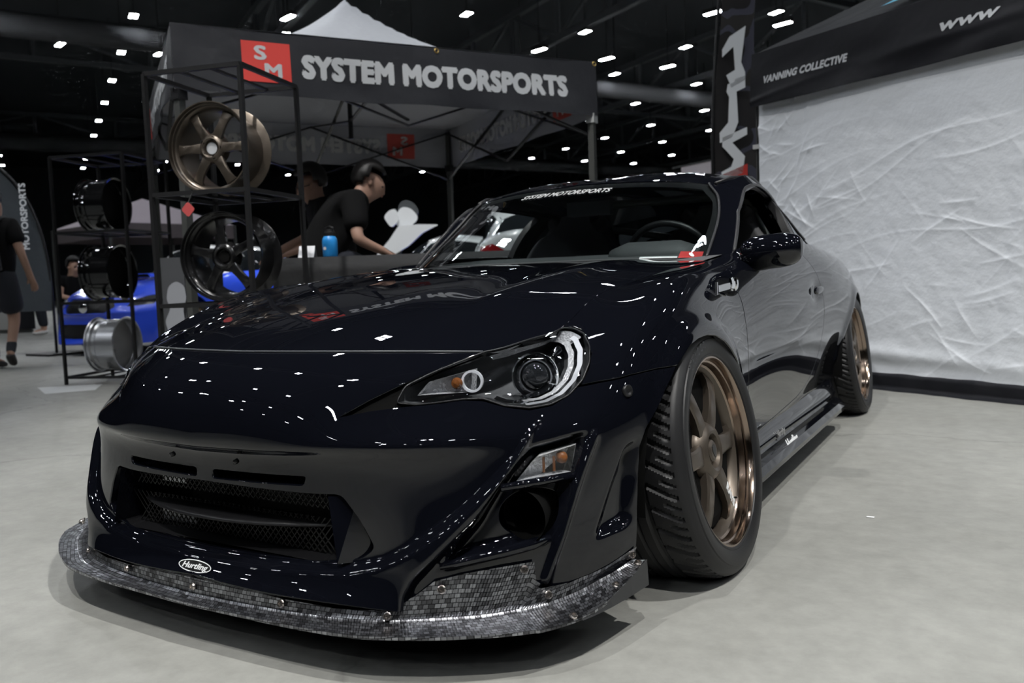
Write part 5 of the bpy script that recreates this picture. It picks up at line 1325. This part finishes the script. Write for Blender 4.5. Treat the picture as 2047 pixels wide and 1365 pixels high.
# ---------------------------------------------------------------- other cars in the hall
base_shell = Surf.grid(WRAP, 8, 6)
def show_car(name, label, loc, rz, paint, zs=1.12, xs=1.0, ys=1.0, scoop=False, lamp_red=True, stripe=None, roof_m=None):
    e = thing(name, label, 'car', loc, rz)
    k = np.array([xs, ys, zs])
    def sc(S): return Surf(S.v*k, S.n, S.t).renormal()
    b = cut(cut(base_shell, ARCH_F, 'yz', lambda S: (S.v[:, 1] < 1.2) & (S.v[:, 0] > .5)), ARCH_R, 'yz', lambda S: (S.v[:, 1] > 1.2) & (S.v[:, 1] < 3.2) & (S.v[:, 0] > .5))
    HL = [(.50,.50),(.52,.56),(.62,.61),(.70,.62),(.74,.57),(.73,.52)]; GR = [(-.5,.60),(.34,.60),(.40,.50),(.30,.44),(-.5,.43)]; LI = [(-.5,.33),(.45,.33),(.52,.22),(.4,.18),(-.5,.18)]
    for P_ in (HL, GR, LI): b = cut(b, P_, 'xz', on_front)
    surf_obj('body', sc(b.both().flange(.02)), paint, e)
    for P_, nm, m in ((GR, 'grille', M_TRIM), (LI, 'lower_intake', M_TRIM)):
        s_ = cut(base_shell, P_, 'xz', on_front, keep_out=False).both().off(-.018); surf_obj(nm, sc(s_), m, e)
    hl = cut(base_shell, HL, 'xz', on_front, keep_out=False)
    for g in (hl, hl.mirror()):
        h = surf_obj('headlight', sc(g.off(-.004)), M_LENSDK, e)
        c_ = g.v.mean(0)*k; MB().lathe([(-.01, .035), (.01, .03), (.015, 0)], 14, 'y', c=tuple(c_ + [0, -.01, 0])).build('headlight_bulb', M_CHROME, h, smooth=True)
    surf_obj('hood', sc(up_fix(Surf.grid(HOOD, 8, 6)).both()), paint, e)
    if scoop:
        w = MB(); w.add([(-.26, -.05, .80), (.26, -.05, .80), (.22, -.03, .845), (-.22, -.03, .845), (-.24, .42, .83), (.24, .42, .83)], [(0, 1, 2, 3), (3, 2, 5, 4), (0, 3, 4), (1, 5, 2)])
        w.v = [(x*xs, y*ys, z*zs) for x, y, z in w.v]; w.build('hood_scoop', paint, e)
        MB().add([(x*xs, -.056*ys, z*zs) for x, z in ((-.24, .805), (.24, .805), (.205, .838), (-.205, .838))], [(0, 1, 2, 3)]).build('scoop_opening', M_VOID, e)
        MB().lathe([(-.012, .0), (-.01, .06), (0, .065)], 20, 'y', c=(0, -.88*ys, .50*zs)).build('grille_emblem', M_CHROME, e, smooth=True)
    surf_obj('windshield', sc(up_fix(sub_grid(GREEN, 0, 2.97, .05, 2.95, 20, 12)).both()), M_DKGL, e)
    for g in (1, -1):
        f = (lambda S: S) if g > 0 else (lambda S: S.mirror())
        surf_obj('pillar', sc(f(out_fix(sub_grid(GREEN, 2.98, 4.0, 0, 3, 10, 12)))), roof_m or paint, e)
        surf_obj('side_glass', sc(f(out_fix(sub_grid(GREEN, 4.0, 9.0, .05, 2.5, 24, 10)))), M_DKGL, e)
        surf_obj('roof_rail', sc(f(out_fix(sub_grid(GREEN, 4.0, 10.3, 2.5, 3.0, 24, 4)))), roof_m or paint, e)
        surf_obj('rear_pillar', sc(f(out_fix(sub_grid(GREEN, 9.0, 10.4, 0, 3.0, 10, 10)))), paint, e)
        TL = [(.42,.62),(.44,.74),(.58,.80),(.72,.78),(.75,.66),(.60,.61)]
        tl = cut(base_shell, TL, 'xz', lambda S: S.v[:, 1] > 3.0, keep_out=False); surf_obj('tail_light', sc(f(tl.off(.004))), M_TAIL, e)
    surf_obj('rear_window', sc(up_fix(sub_grid(GREEN, 10.4, 12, .05, 2.95, 10, 8)).both()), M_DKGL, e)
    surf_obj('roof', sc(up_fix(Surf.grid(ROOF, 6, 5)).both()), roof_m or paint, e)
    surf_obj('trunk_lid', sc(up_fix(Surf.grid(deck, 5, 4)).both()), paint, e)
    MB().box((0, 1.25*ys, .22), (1.2*xs, 3.6*ys, .08)).build('underbody', M_VOID, e)
    for sx in (1, -1):
        for yy in (0, 2.56):
            r_ = copy_tree(proto); r_.parent = e
            for ch in list(r_.children):
                if ch.name.split('.')[0] in ('wheel_decal', 'tyre_lettering', 'tyre_valve', 'cap_shield', 'lug_nut'): bpy.data.objects.remove(ch)
            r_.matrix_local = Matrix.Translation((sx*.86*xs, yy*ys, .315)) @ (Matrix.Identity(4) if sx > 0 else Matrix.Rotation(math.pi, 4, 'Z'))
    return e
M_DKGL = mat('dark_car_glass', (.01, .012, .014), .05, 0, .6)
M_LENSDK = mat('smoked_headlamp', (.10, .105, .11), .08, .4, coat=1)
M_TAIL = mat('red_tail_lamp', (.42, .008, .012), .12, coat=1.0)
M_BLUE = mat('bright_blue_paint', (.03, .09, .80), .3, .0, coat=1.0)
M_WPAINT = mat('white_car_paint', (.74, .76, .78), .3, coat=1.0)
def face_to(loc, p):   # rotation that points a car's nose (-y) at p
    d = Vector(p) - Vector(loc); return math.atan2(d.x, -d.y)
show_car('blue_sedan', 'bright blue sedan with hood scoop parked behind the left wheel rack', (-8.1, 4.85, 0), math.radians(10), M_BLUE, 1.16, .99, 1.03, scoop=True, roof_m=M_WPAINT)
show_car('white_hatchback', 'white hatchback seen through the windshield with red tail light', (-4.36, 8.71, 0), math.radians(210.5), M_WPAINT, 1.42, 1.0, .95)
show_car('blue_striped_car', 'blue and white car parked behind the counter', (-8.75, 10.25, 0), math.radians(-59.5), M_BLUE, 1.32, 1.0, 1.0, roof_m=M_WPAINT)
show_car('white_compact_car', 'white car with dark bumper half hidden behind the blue sedan', (-11.2, 8.6, 0), math.radians(20), M_WPAINT, 1.1, .95, .9)

# ---------------------------------------------------------------- flags and far canopies
M_FLAGG = mat('grey_flag_cloth', (.055, .065, .075), .75); add_bump(M_FLAGG, scale=4, strength=.4, dist=.05)
def teardrop():
    e = thing('feather_flag', 'grey teardrop flag printed MOTORSPORTS at the far left', 'flag')
    o = Vector((-9.58, 3.60, 0)); ax = Vector((.862, .507, 0)); h0, h1 = .55, 2.48; n = 30; V = []; F = []
    for i in range(n+1):
        t = i/n; z = h0 + (h1-h0)*t; wdt = .95*math.sqrt(max(0, 1-t**2.6)) 
        for k in range(5): V.append(o + ax*(wdt*k/4) + Vector((.03*math.sin(k*1.7+t*5), -.02*math.sin(k*2+t*7), z)))
    for i in range(n):
        for k in range(4): a = i*5+k; F.append((a, a+1, a+6, a+5))
    cl = mesh_obj('flag_cloth', V, F, M_FLAGG, e, smooth=True)
    pts = [o + ax*(.95*math.sqrt(max(0, 1-(i/n)**2.6))+.01) + Vector((0, 0, h0+(h1-h0)*i/n)) for i in range(n+1)]
    MB().tube([pts[0] - Vector((0, 0, .53))] + pts, .018, 6).build('flag_pole', M_FRAME, e, smooth=True)
    MB().box(o + ax*.96 + Vector((0, 0, .012)), (.5, .5, .024)).build('flag_base', M_FRAME, e)
    text_obj('flag_lettering', 'MOTORSPORTS', M_PRINTW, e, frame(o + ax*.745 + Vector((.055, -.09, 1.72)), (0, 0, 1), -ax), size=.115, bold=.003, depth=.001)
teardrop()
def camo_flag():
    e = thing('feather_flag', 'tall camouflage feather flag with white letters beside the booth tent', 'flag')
    m = mat('camouflage_cloth', (.03, .028, .028), .8); n_, l_, b_ = nodes(m)
    tc = n_.new('ShaderNodeTexCoord'); t = n_.new('ShaderNodeTexNoise'); t.inputs['Scale'].default_value = 3.2; t.inputs['Detail'].default_value = 1.0; l_.new(tc.outputs['Object'], t.inputs['Vector'])
    r = n_.new('ShaderNodeValToRGB'); r.color_ramp.interpolation = 'CONSTANT'; r.color_ramp.elements[0].color = (.020, .018, .019, 1); r.color_ramp.elements[1].position = .52; r.color_ramp.elements[1].color = (.075, .075, .105, 1)
    q = r.color_ramp.elements.new(.60); q.color = (.036, .033, .032, 1); l_.new(t.outputs['Fac'], r.inputs['Fac']); l_.new(r.outputs['Color'], b_.inputs['Base Color'])
    o = Vector((-.50, 4.72, 0)); ax = Vector((.86, .51, 0)); n = 40; V = []; F = []; h0, h1 = .6, 3.02
    def wl(t): return -.02 - .0*t + .20*max(0, t-.45)**1.5 
    for i in range(n+1):
        t = i/n; z = h0+(h1-h0)*t
        for k in range(5):
            x = wl(t) + (.34-wl(t))*k/4; V.append(o + ax*x + Vector((.02*math.sin(t*9+k), .02*math.sin(t*6+k*1.4), z + (.10*k/4)*t)))
    for i in range(n):
        for k in range(4): a = i*5+k; F.append((a, a+1, a+6, a+5))
    mesh_obj('flag_cloth', V, F, m, e, smooth=True)
    MB().tube([o + ax*(wl(i/n)-.012) + Vector((0, 0, h0+(h1-h0)*i/n)) for i in range(n+1)] , .014, 6).build('flag_pole', M_FRAME, e, smooth=True)
    MB().tube([o + ax*-.03 + Vector((0, 0, 0)), o + ax*-.03 + Vector((0, 0, .62))], .016, 6).build('flag_stake', M_FRAME, e)
    def glyph(poly, m_, z0):
        w = MB().prism(poly, .004); w.xf(frame(o + ax*.045 + Vector((.03, -.06, z0)), ax, (0, 0, 1))); w.build('flag_letter', m_, e)
    glyph([(.06,.36),(.19,.44),(.15,.16),(.18,.08),(.18,.02),(.07,-.04),(.03,.06),(.10,.10),(.09,.28),(.0,.20),(.0,.26)], M_PRINTW, 2.25)
    glyph([(.18,.24),(.18,.15),(.11,.12),(.12,-.12),(.07,-.24),(-.03,-.28),(-.03,-.20),(.04,-.12),(.05,.08),(.03,.12),(.04,.18),(.09,.19),(.10,.22)], M_PRINTW, 2.06)
    glyph([(.19,.20),(.19,.14),(.07,.08),(.17,-.03),(.15,-.16),(-.02,-.24),(-.02,-.15),(.06,-.11),(.08,-.05),(-.01,.05),(-.01,.12)], M_PRINTW, 1.70)
    glyph([(.19,.06),(.19,-.20),(.0,-.22),(-.01,-.02)], M_PRINTR, 1.55); 
camo_flag()
def far_tent(label, o, rz, w_, m_top, m_val, zt=2.35, zp=3.3):
    e = thing('canopy_tent', label, 'tent', o, rz); h = w_/2
    MB().add([(-h, -h, zt), (h, -h, zt), (h, h, zt), (-h, h, zt), (0, 0, zp)], [(0, 1, 4), (1, 2, 4), (2, 3, 4), (3, 0, 4)]).build('roof_cloth', m_top, e)
    for a, b in (((-h, -h), (h, -h)), ((h, -h), (h, h)), ((h, h), (-h, h)), ((-h, h), (-h, -h))):
        MB().add([(*a, zt), (*b, zt), (*b, zt-.32), (*a, zt-.32)], [(0, 1, 2, 3)]).build('valance', m_val, e)
    for a in (-h, h):
        for b in (-h, h): MB().bar((a, b, 0), (a, b, zt), .05).build('tent_leg', M_FRAMEG, e)
    return e
M_PINK = mat('pale_pink_canopy', (.42, .36, .40), .7); M_PINKD = mat('brown_grey_valance', (.12, .10, .105), .8)
far_tent('pale pinkish canopy with dark valance far behind the racks', (-16.3, 11.0, 0), math.radians(-10), 3.0, M_PINK, M_PINKD, 2.25, 2.95)
# hanging pale banner far beyond the car roof
hb = thing('hanging_banner', 'pale square banner hanging far behind the car roof', 'banner')
ho = Vector((-3.81, 13.58, 0))
hx = Vector((.86, .51, 0))
MB().add([ho + Vector((0, 0, 2.3)), ho + hx*.60 + Vector((0, 0, 2.3)), ho + hx*.60 + Vector((0, 0, 2.86)), ho + Vector((0, 0, 2.76))], [(0, 1, 2, 3)]).build('banner_cloth', mat('pale_banner', (.62, .56, .58), .7), hb)
MB().bar(ho - hx*.17 + Vector((0, 0, 2.73)), ho + hx*.63 + Vector((0, 0, 2.87)), .03).build('banner_rod', M_FRAMEG, hb)
MB().bar(ho + hx*.61, ho + hx*.61 + Vector((0, 0, 2.9)), .03).build('banner_post', M_FRAMEG, hb)
# pop-up exhibition stands at the far left
pv = thing('popup_stand', 'pale and dark panelled pop-up stand behind the woman', 'display stand', (-15.9, 7.2, 0), .6)
for i in range(3):
    for j in range(4): MB().box((-.5+i*.5, .02*((i+j) % 2), .35+j*.62), (.46, .04, .56)).build('panel', mat('panel_pale', (.36, .36, .34), .7) if (i+j) % 2 else M_TENTB, pv)
MB().box((-.1, .06, 1.25), (1.5, .06, 2.5)).build('stand_frame', M_FRAMEG, pv)
sc_ = thing('paper_scrap', 'tiny white paper scrap on the concrete beside the car', 'scrap', (1.17, .62, .001))
MB().box((0, 0, .001), (.022, .010, .002)).build('paper', M_WHITE, sc_)


# white winged piece on the striped car's near side, seen beside the windshield
wp = thing('white_wing_panel', 'white rounded wing-like panel rising behind the counter beside the windshield', 'panel')
wo = Vector((-5.91, 7.32, -.231)); wx = Vector((.862, .507, 0))
def wing(nm, pts, m, dy, th=.05):
    w = MB().prism([(a*1.3, b*1.3) for a, b in pts], th); w.xf(frame(wo + Vector((-.507, .862, 0))*dy, wx, (0, 0, 1))); return w.build(nm, m, wp)
wing('wing_blade', rounded([(-.20, 1.02), (-.04, 1.02), (.18, 1.14), (.34, 1.28), (.52, 1.36), (.30, 1.37), (.08, 1.36), (-.02, 1.22)], .03, 3), M_WPAINT, 0)
wing('wing_lobe', rounded([(.0, 1.34), (-.08, 1.46), (-.02, 1.53), (.06, 1.55), (.09, 1.42)], .04, 4), M_WPAINT, .03)
wing('wing_lobe', rounded([(.05, 1.35), (.06, 1.50), (.12, 1.57), (.22, 1.55), (.30, 1.45), (.24, 1.37)], .05, 4), M_WPAINT, .07)
wing('wing_lobe', rounded([(.06, 1.45), (.08, 1.60), (.15, 1.65), (.24, 1.62), (.31, 1.50), (.20, 1.45)], .05, 4), mat('grey_wing', (.06, .065, .07), .4), .13)
wing('wing_stand', [(-.08, .18), (-.02, .18), (.10, 1.12), (.02, 1.10)], M_FRAMEG, .06)
fs_ = tag(MB().add([(-5.323, 1.84, 0.002), (-4.945, 2.166, 0.002), (-4.619, 1.885, 0.002), (-4.814, 1.601, 0.002)], [(0, 1, 2, 3)]).build('floor_sticker', mat('worn_white_sticker', (.55, .56, .56), .6)), 'worn pale sticker on the floor in front of the left wheel rack', 'sticker')
# ---------------------------------------------------------------- people
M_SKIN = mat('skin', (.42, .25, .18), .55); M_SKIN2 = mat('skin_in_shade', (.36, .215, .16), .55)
M_HAIR = mat('black_hair', (.008, .007, .007), .55)
M_BTEE = mat('black_cotton', (.0045, .0045, .005), .9, spec=.2); M_NAVY = mat('dark_navy_cotton', (.016, .018, .026), .85)
M_SOCK = mat('charcoal_sock', (.03, .032, .038), .9); M_SHOE = mat('dark_shoe', (.018, .015, .015), .6); M_SOLE = mat('brown_sole', (.06, .045, .04), .7)
M_WSHOE = mat('white_shoe', (.6, .58, .56), .6)
M_JEAN = mat('dark_trousers', (.012, .014, .022), .85); M_PACK = mat('black_backpack', (.02, .021, .023), .7)
M_FLOWER = mat('purple_flower_print', (.12, .10, .17), .8)
def _fl():
    n, l, b = nodes(M_FLOWER); tc = n.new('ShaderNodeTexCoord'); v = n.new('ShaderNodeTexVoronoi'); v.inputs['Scale'].default_value = 11; l.new(tc.outputs['Object'], v.inputs['Vector'])
    r = n.new('ShaderNodeValToRGB'); r.color_ramp.interpolation = 'CONSTANT'; r.color_ramp.elements[0].color = (.10, .09, .15, 1); r.color_ramp.elements[1].position = .45; r.color_ramp.elements[1].color = (.30, .29, .36, 1)
    q = r.color_ramp.elements.new(.62); q.color = (.45, .16, .26, 1); q = r.color_ramp.elements.new(.74); q.color = (.13, .12, .19, 1)
    s = n.new('ShaderNodeSeparateColor'); l.new(v.outputs['Color'], s.inputs['Color']); l.new(s.outputs['Red'], r.inputs['Fac']); l.new(r.outputs['Color'], b.inputs['Base Color'])
_fl()
def skin_obj(name, V, E, R, m, parent, lv=2, k=1.0):
    R = [(r*k if not hasattr(r, '__len__') else (r[0]*k, r[1]*k)) for r in R]
    me = bpy.data.meshes.new(name); me.from_pydata([tuple(v) for v in V], E, []); me.materials.append(m)
    o = link(bpy.data.objects.new(name, me), parent)
    o.modifiers.new('skin', 'SKIN').use_smooth_shade = True
    for i, r in enumerate(R):
        d_ = me.skin_vertices[0].data[i]; d_.radius = (r, r) if not hasattr(r, '__len__') else r; d_.use_root = (i == 0)
    sb = o.modifiers.new('sub', 'SUBSURF'); sb.levels = lv; sb.render_levels = lv
    return o
def person(label, loc, rz, J, skin=M_SKIN, shirt=M_BTEE, bottom=M_JEAN, short=False, sleeve=.55, hair='short', shoes=M_SHOE, glasses=False, group=None, body_legs=True, longtop=False):
    """J: joint positions in the person's own frame (faces +y, x to the person's right)"""
    e = thing('person', label, 'person', loc, rz, group)
    P = dict(pelvis=(0, 0, .96), belly=(0, .005, 1.10), chest=(0, .0, 1.30), neck=(0, .0, 1.47), jaw=(0, .03, 1.56), skull=(0, .015, 1.67),
             shR=(.18, 0, 1.415), elR=(.23, -.02, 1.14), wrR=(.25, .05, .90), shL=(-.18, 0, 1.415), elL=(-.23, -.02, 1.14), wrL=(-.25, .05, .90),
             hipR=(.09, 0, .90), knR=(.10, .02, .50), anR=(.10, -.03, .09), toR=(.11, .14, .035), hipL=(-.09, 0, .90), knL=(-.10, .02, .50), anL=(-.10, -.03, .09), toL=(-.11, .14, .035))
    P.update(J); P = {k: Vector(v) for k, v in P.items()}
    # body: one continuous skin mesh, rooted at the pelvis
    names = ['pelvis', 'belly', 'chest', 'neck', 'jaw', 'skull']; V = [P[k] for k in names]; R = [(.135, .10), (.125, .095), (.145, .10), .052, (.066, .075), (.078, .092)]
    E = [(0, 1), (1, 2), (2, 3), (3, 4), (4, 5)]
    hd = (P['skull'] - P['neck']).normalized(); fwd = Vector(J.get('_look', (0, 1, 0))).normalized()
    V.append(P['skull'] + hd*.055); R.append((.055, .065)); E.append((5, 6))
    nose = len(V); V.append(P['jaw'].lerp(P['skull'], .35) + fwd*.098); R.append((.014, .018)); E.append((4, nose))
    for s in 'RL':
        i = len(V); V += [P['sh'+s], P['el'+s], P['wr'+s]]; R += [.056, .040, .028]; E += [(2, i), (i, i+1), (i+1, i+2)]
        d_ = (P['wr'+s] - P['el'+s]).normalized(); side_ = d_.cross(Vector((0, 1, 0)) if abs(d_.y) < .9 else Vector((0, 0, 1))).normalized(); cu = d_.cross(side_).normalized()
        p = len(V); V.append(P['wr'+s] + d_*.075); R.append((.036, .018)); E.append((i+2, p))
        for q, (k, ln) in enumerate(((-.026, .060), (-.009, .070), (.009, .066), (.026, .052))):
            a = len(V); V += [V[p] + side_*k + d_*.03, V[p] + side_*k*1.1 + d_*(.03+ln*.55) + cu*.010, V[p] + side_*k*1.1 + d_*(.03+ln) + cu*.028]; R += [.0095, .009, .0075]; E += [(p, a), (a, a+1), (a+1, a+2)]
        a = len(V); th = side_*(-.035 if s == 'R' else .035); V += [P['wr'+s] + d_*.045 + th, P['wr'+s] + d_*.085 + th*1.5 + cu*.012]; R += [.011, .009]; E += [(i+2, a), (a, a+1)]
        j = len(V); V += [P['hip'+s], P['kn'+s], P['an'+s], P['to'+s]]; R += [.082, .055, .036, (.036, .026)]; E += [(0, j), (j, j+1), (j+1, j+2), (j+2, j+3)]
    skin_obj('body', V, E, R, skin, e, k=1.10)
    # shirt
    V = [P['pelvis'] + Vector((0, 0, -.15)), P['belly'], P['chest'], P['chest'].lerp(P['neck'], .92)]; R = [(.175, .138), (.168, .132), (.182, .136), (.078, .070)]; E = [(0, 1), (1, 2), (2, 3)]
    if longtop: V.append(P['pelvis'] + Vector((0, 0, -.20))); R.append((.185, .15)); E.append((0, 4))
    for s in 'RL':
        i = len(V); V += [P['sh'+s], P['sh'+s].lerp(P['el'+s], sleeve)]; R += [.082, .074]; E += [(2, i), (i, i+1)]
        if sleeve > .95: V.append(P['el'+s].lerp(P['wr'+s], .85)); R.append(.045); E.append((i+1, i+2))
    skin_obj('shirt', V, E, R, shirt, e, k=1.22)
    # trousers or shorts
    V = [P['pelvis'] + Vector((0, 0, .10)), P['pelvis'] + Vector((0, 0, -.05))]; R = [(.155, .125), (.160, .130)]; E = [(0, 1)]
    for s in 'RL':
        i = len(V); V += [P['hip'+s] + Vector((0, 0, -.06)), P['hip'+s].lerp(P['kn'+s], .9 if short else 1.0)]; R += [.112, .105 if short else .075]; E += [(1, i), (i, i+1)]
        if not short: V.append(P['an'+s] + Vector((0, 0, .05))); R.append(.058); E.append((i+1, i+2))
    skin_obj('shorts' if short else 'trousers', V, E, R, bottom, e, k=1.18)
    for s in 'RL':
        if short: skin_obj('sock', [P['an'+s] + Vector((0, 0, -.02)), P['an'+s].lerp(P['kn'+s], .40)], [(0, 1)], [.044, .056], M_SOCK, e)
        a, t = P['an'+s], P['to'+s]; dn = Vector((0, 0, -.045))
        skin_obj('shoe', [a + dn*.6 - (t-a)*.22, a + dn*.7, a.lerp(t, .55) + Vector((0, 0, -.012)), t + (t-a)*.12], [(0, 1), (1, 2), (2, 3)], [(.042, .04), (.046, .048), (.050, .040), (.040, .026)], shoes, e)
    # hair: a shell over the skull, open at the face
    sk = P['skull']; up = hd; rt = fwd.cross(up).normalized(); up2 = rt.cross(fwd).normalized()
    V = []; F = []; nu, nv = 20, 14; ok = {}
    for i in range(nv+1):
        for j in range(nu):
            th, ph_ = math.pi*i/nv, 2*math.pi*j/nu
            a, b, c_ = math.sin(th)*math.cos(ph_), math.sin(th)*math.sin(ph_), math.cos(th)
            low = -.75 if hair == 'short' else -1.0
            keep = (c_ > .42 - .25*max(0, -b)) if b > .25 else (c_ > (low if b < -.2 else -.25))
            if hair != 'short' and b < -.1: c_ = c_*(1.0 if c_ > 0 else 2.0)
            ok[len(V)] = keep; V.append(sk + rt*(a*.094) + fwd*(b*(.099 if b > 0 else .108) - .004) + up2*(c_*.112 + .012))
    for i in range(nv):
        for j in range(nu):
            q = (i*nu+j, i*nu+(j+1) % nu, (i+1)*nu+(j+1) % nu, (i+1)*nu+j)
            if all(ok[k] for k in q): F.append(q)
    ho_ = mesh_obj('hair', V, F, M_HAIR, e, smooth=True); md = ho_.modifiers.new('thick', 'SOLIDIFY'); md.thickness = .022; md.offset = -1
    rt = fwd.cross(up).normalized(); eyec = P['jaw'].lerp(sk, .62)
    for k in (-1, 1):
        q = eyec + rt*(.032*k) + fwd*.082; MB().lathe([(-.012, 0), (-.008, .009), (0, .012), (.008, .009), (.012, 0)], 8, 'z', c=tuple(q)).build('eye', M_HAIR, e, smooth=True)
        q = eyec + rt*(.080*k) - fwd*.004 - up*.01; MB().lathe([(-.028, .0), (-.02, .013), (.0, .017), (.02, .014), (.028, 0)], 8, 'z', c=tuple(q)).build('ear', skin, e, smooth=True)
    q = P['jaw'] + fwd*.072 - up*.006; MB().bar(q - rt*.022, q + rt*.022, .008, .008).build('mouth', mat('lips', (.30, .12, .10), .5), e)
    if glasses:
        w = MB()
        for k in (-1, 1):
            c_ = eyec + rt*(.033*k) + fwd*.098; w.tube([c_ + rt*(.026*math.cos(a)) + up*(.018*math.sin(a)) for a in np.linspace(0, 2*math.pi, 17)], .0028, 5, cap=False); w.bar(eyec + rt*(.06*k) + fwd*.096, eyec + rt*(.082*k) - fwd*.005, .005)
        w.bar(eyec - rt*.008 + fwd*.098, eyec + rt*.008 + fwd*.098, .004); w.build('glasses', M_FRAME, e, smooth=True)
    return e
def yaw_to(d): return math.atan2(-d[0], d[1])
VD = Vector((-.507, .862, 0))       # away from the camera
# man walking away at the far left
man = person('man in black shirt and dark shorts walking away with a backpack', (-7.42, 2.70, 0), yaw_to(VD)+.05, dict(
    hipR=(.10, .0, .93), knR=(.11, .10, .52), anR=(.12, -.06, .17), toR=(.13, -.02, .05), hipL=(-.10, 0, .93), knL=(-.11, .10, .51), anL=(-.12, .09, .09), toL=(-.12, .26, .035),
    pelvis=(0, 0, .99), belly=(0, .01, 1.14), chest=(0, .01, 1.36), neck=(0, .02, 1.53), jaw=(0, .05, 1.62), skull=(0, .03, 1.73), shR=(.20, 0, 1.47), elR=(.29, -.03, 1.19), wrR=(.31, .08, .96), shL=(-.20, 0, 1.47), elL=(-.27, -.02, 1.19), wrL=(-.27, .12, .98)),
    short=True, bottom=M_NAVY, shirt=M_BTEE, sleeve=.70)
pk = thing('backpack', 'black backpack on the back of the man at the far left', 'bag', (-7.42, 2.70, 0), yaw_to(VD)+.05)
G = [[(-.15, -.135, 1.02), (-.16, -.29, 1.04), (-.16, -.31, 1.25), (-.13, -.26, 1.46), (-.11, -.145, 1.50)], [(0, -.135, 1.0), (0, -.33, 1.03), (0, -.35, 1.26), (0, -.29, 1.50), (0, -.145, 1.53)], [(.15, -.135, 1.02), (.16, -.29, 1.04), (.16, -.31, 1.25), (.13, -.26, 1.46), (.11, -.145, 1.50)]]
o_ = surf_obj('pack_body', Surf.grid(G, 8, 6), M_PACK, pk); md = o_.modifiers.new('thick', 'SOLIDIFY'); md.thickness = .03
w = MB()
w.add([(-.15, -.135, 1.02), (.15, -.135, 1.02), (.11, -.145, 1.50), (-.11, -.145, 1.50), (-.16, -.30, 1.15), (.16, -.30, 1.15), (.13, -.26, 1.46), (-.13, -.26, 1.46)], [(0, 1, 2, 3), (0, 3, 7, 4), (1, 5, 6, 2)]); w.build('pack_sides', M_PACK, pk)
for k in (-1, 1): MB().tube([(k*.10, -.15, 1.47), (k*.12, -.10, 1.535), (k*.13, .0, 1.56), (k*.13, .10, 1.50), (k*.12, .13, 1.35)], .022, 6).build('shoulder_strap', M_PACK, pk, smooth=True)
MB().box((0, -.345, 1.12), (.22, .02, .16)).build('pack_pocket', M_PACK, pk); MB().bar((-.10, -.36, 1.205), (.10, -.36, 1.205), .006).build('pack_zip', M_WHITE, pk)
# woman in a flowered top
person('woman in purple flowered top and dark trousers standing in the aisle', (-14.0, 7.0, 0), yaw_to(-VD)-.9, dict(elR=(.24, .06, 1.12), wrR=(.16, .24, 1.08), elL=(-.24, .02, 1.12), wrL=(-.22, .20, 1.02)), shirt=M_FLOWER, hair='long', shoes=M_WSHOE, longtop=True, sleeve=1.0, skin=M_SKIN)
ph = thing('red_folder', 'red folder in the hands of the woman in the flowered top', 'folder', (-13.80, 6.88, 1.02), .5); MB().box((0, 0, 0), (.18, .02, .26)).build('folder_cover', M_RED, ph)
# seated man behind the rack
person('man in black shirt sitting behind the left wheel rack', (-11.6, 6.1, 0), yaw_to((1, -.2))+.2, dict(pelvis=(0, 0, .52), belly=(0, .03, .66), chest=(0, .07, .86), neck=(0, .10, 1.03), jaw=(0, .15, 1.11), skull=(0, .14, 1.22), shR=(.18, .07, .97), elR=(.24, .12, .72), wrR=(.16, .36, .66), shL=(-.18, .07, .97), elL=(-.24, .12, .72), wrL=(-.14, .38, .66),
    hipR=(.10, .02, .47), knR=(.14, .44, .48), anR=(.14, .44, .09), toR=(.14, .60, .035), hipL=(-.10, .02, .47), knL=(-.14, .44, .48), anL=(-.14, .44, .09), toL=(-.14, .60, .035)), shirt=M_BTEE)
st = thing('stool', 'low dark stool under the man sitting behind the rack', 'stool', (-11.6, 6.1, 0))
MB().lathe([(.36, 0), (.36, .20), (.40, .21), (.42, .19), (.425, 0)], 20, 'z').build('seat', M_TRIM, st, smooth=True, angle=40)
for a in range(4): MB().tube([(.13*math.cos(a*1.57+.78), .13*math.sin(a*1.57+.78), .37), (.19*math.cos(a*1.57+.78), .19*math.sin(a*1.57+.78), 0)], .014, 6).build('leg', M_FRAME, st)
# two staff behind the counter
person('man with glasses in black shirt looking down behind the counter', (-3.10, 2.95, 0), yaw_to((-.62, -.785)), dict(pelvis=(0, -.10, .95), belly=(0, -.05, 1.08), chest=(0, .02, 1.24), neck=(0, .07, 1.355), jaw=(0, .125, 1.415), skull=(0, .105, 1.515), _look=(0, .96, -.28),
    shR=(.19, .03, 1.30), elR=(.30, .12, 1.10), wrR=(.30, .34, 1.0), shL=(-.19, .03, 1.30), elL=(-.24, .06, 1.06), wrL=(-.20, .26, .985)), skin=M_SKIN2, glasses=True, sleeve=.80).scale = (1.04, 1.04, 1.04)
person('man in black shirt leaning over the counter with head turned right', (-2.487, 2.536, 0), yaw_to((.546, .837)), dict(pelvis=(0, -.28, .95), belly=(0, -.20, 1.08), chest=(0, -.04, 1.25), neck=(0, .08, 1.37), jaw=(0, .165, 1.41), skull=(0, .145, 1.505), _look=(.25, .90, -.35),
    shR=(.19, -.03, 1.32), elR=(.30, -.05, 1.06), wrR=(.26, .12, .985), shL=(-.19, -.03, 1.32), elL=(-.26, .10, 1.10), wrL=(-.20, .30, .985)), skin=M_SKIN2, sleeve=.80)
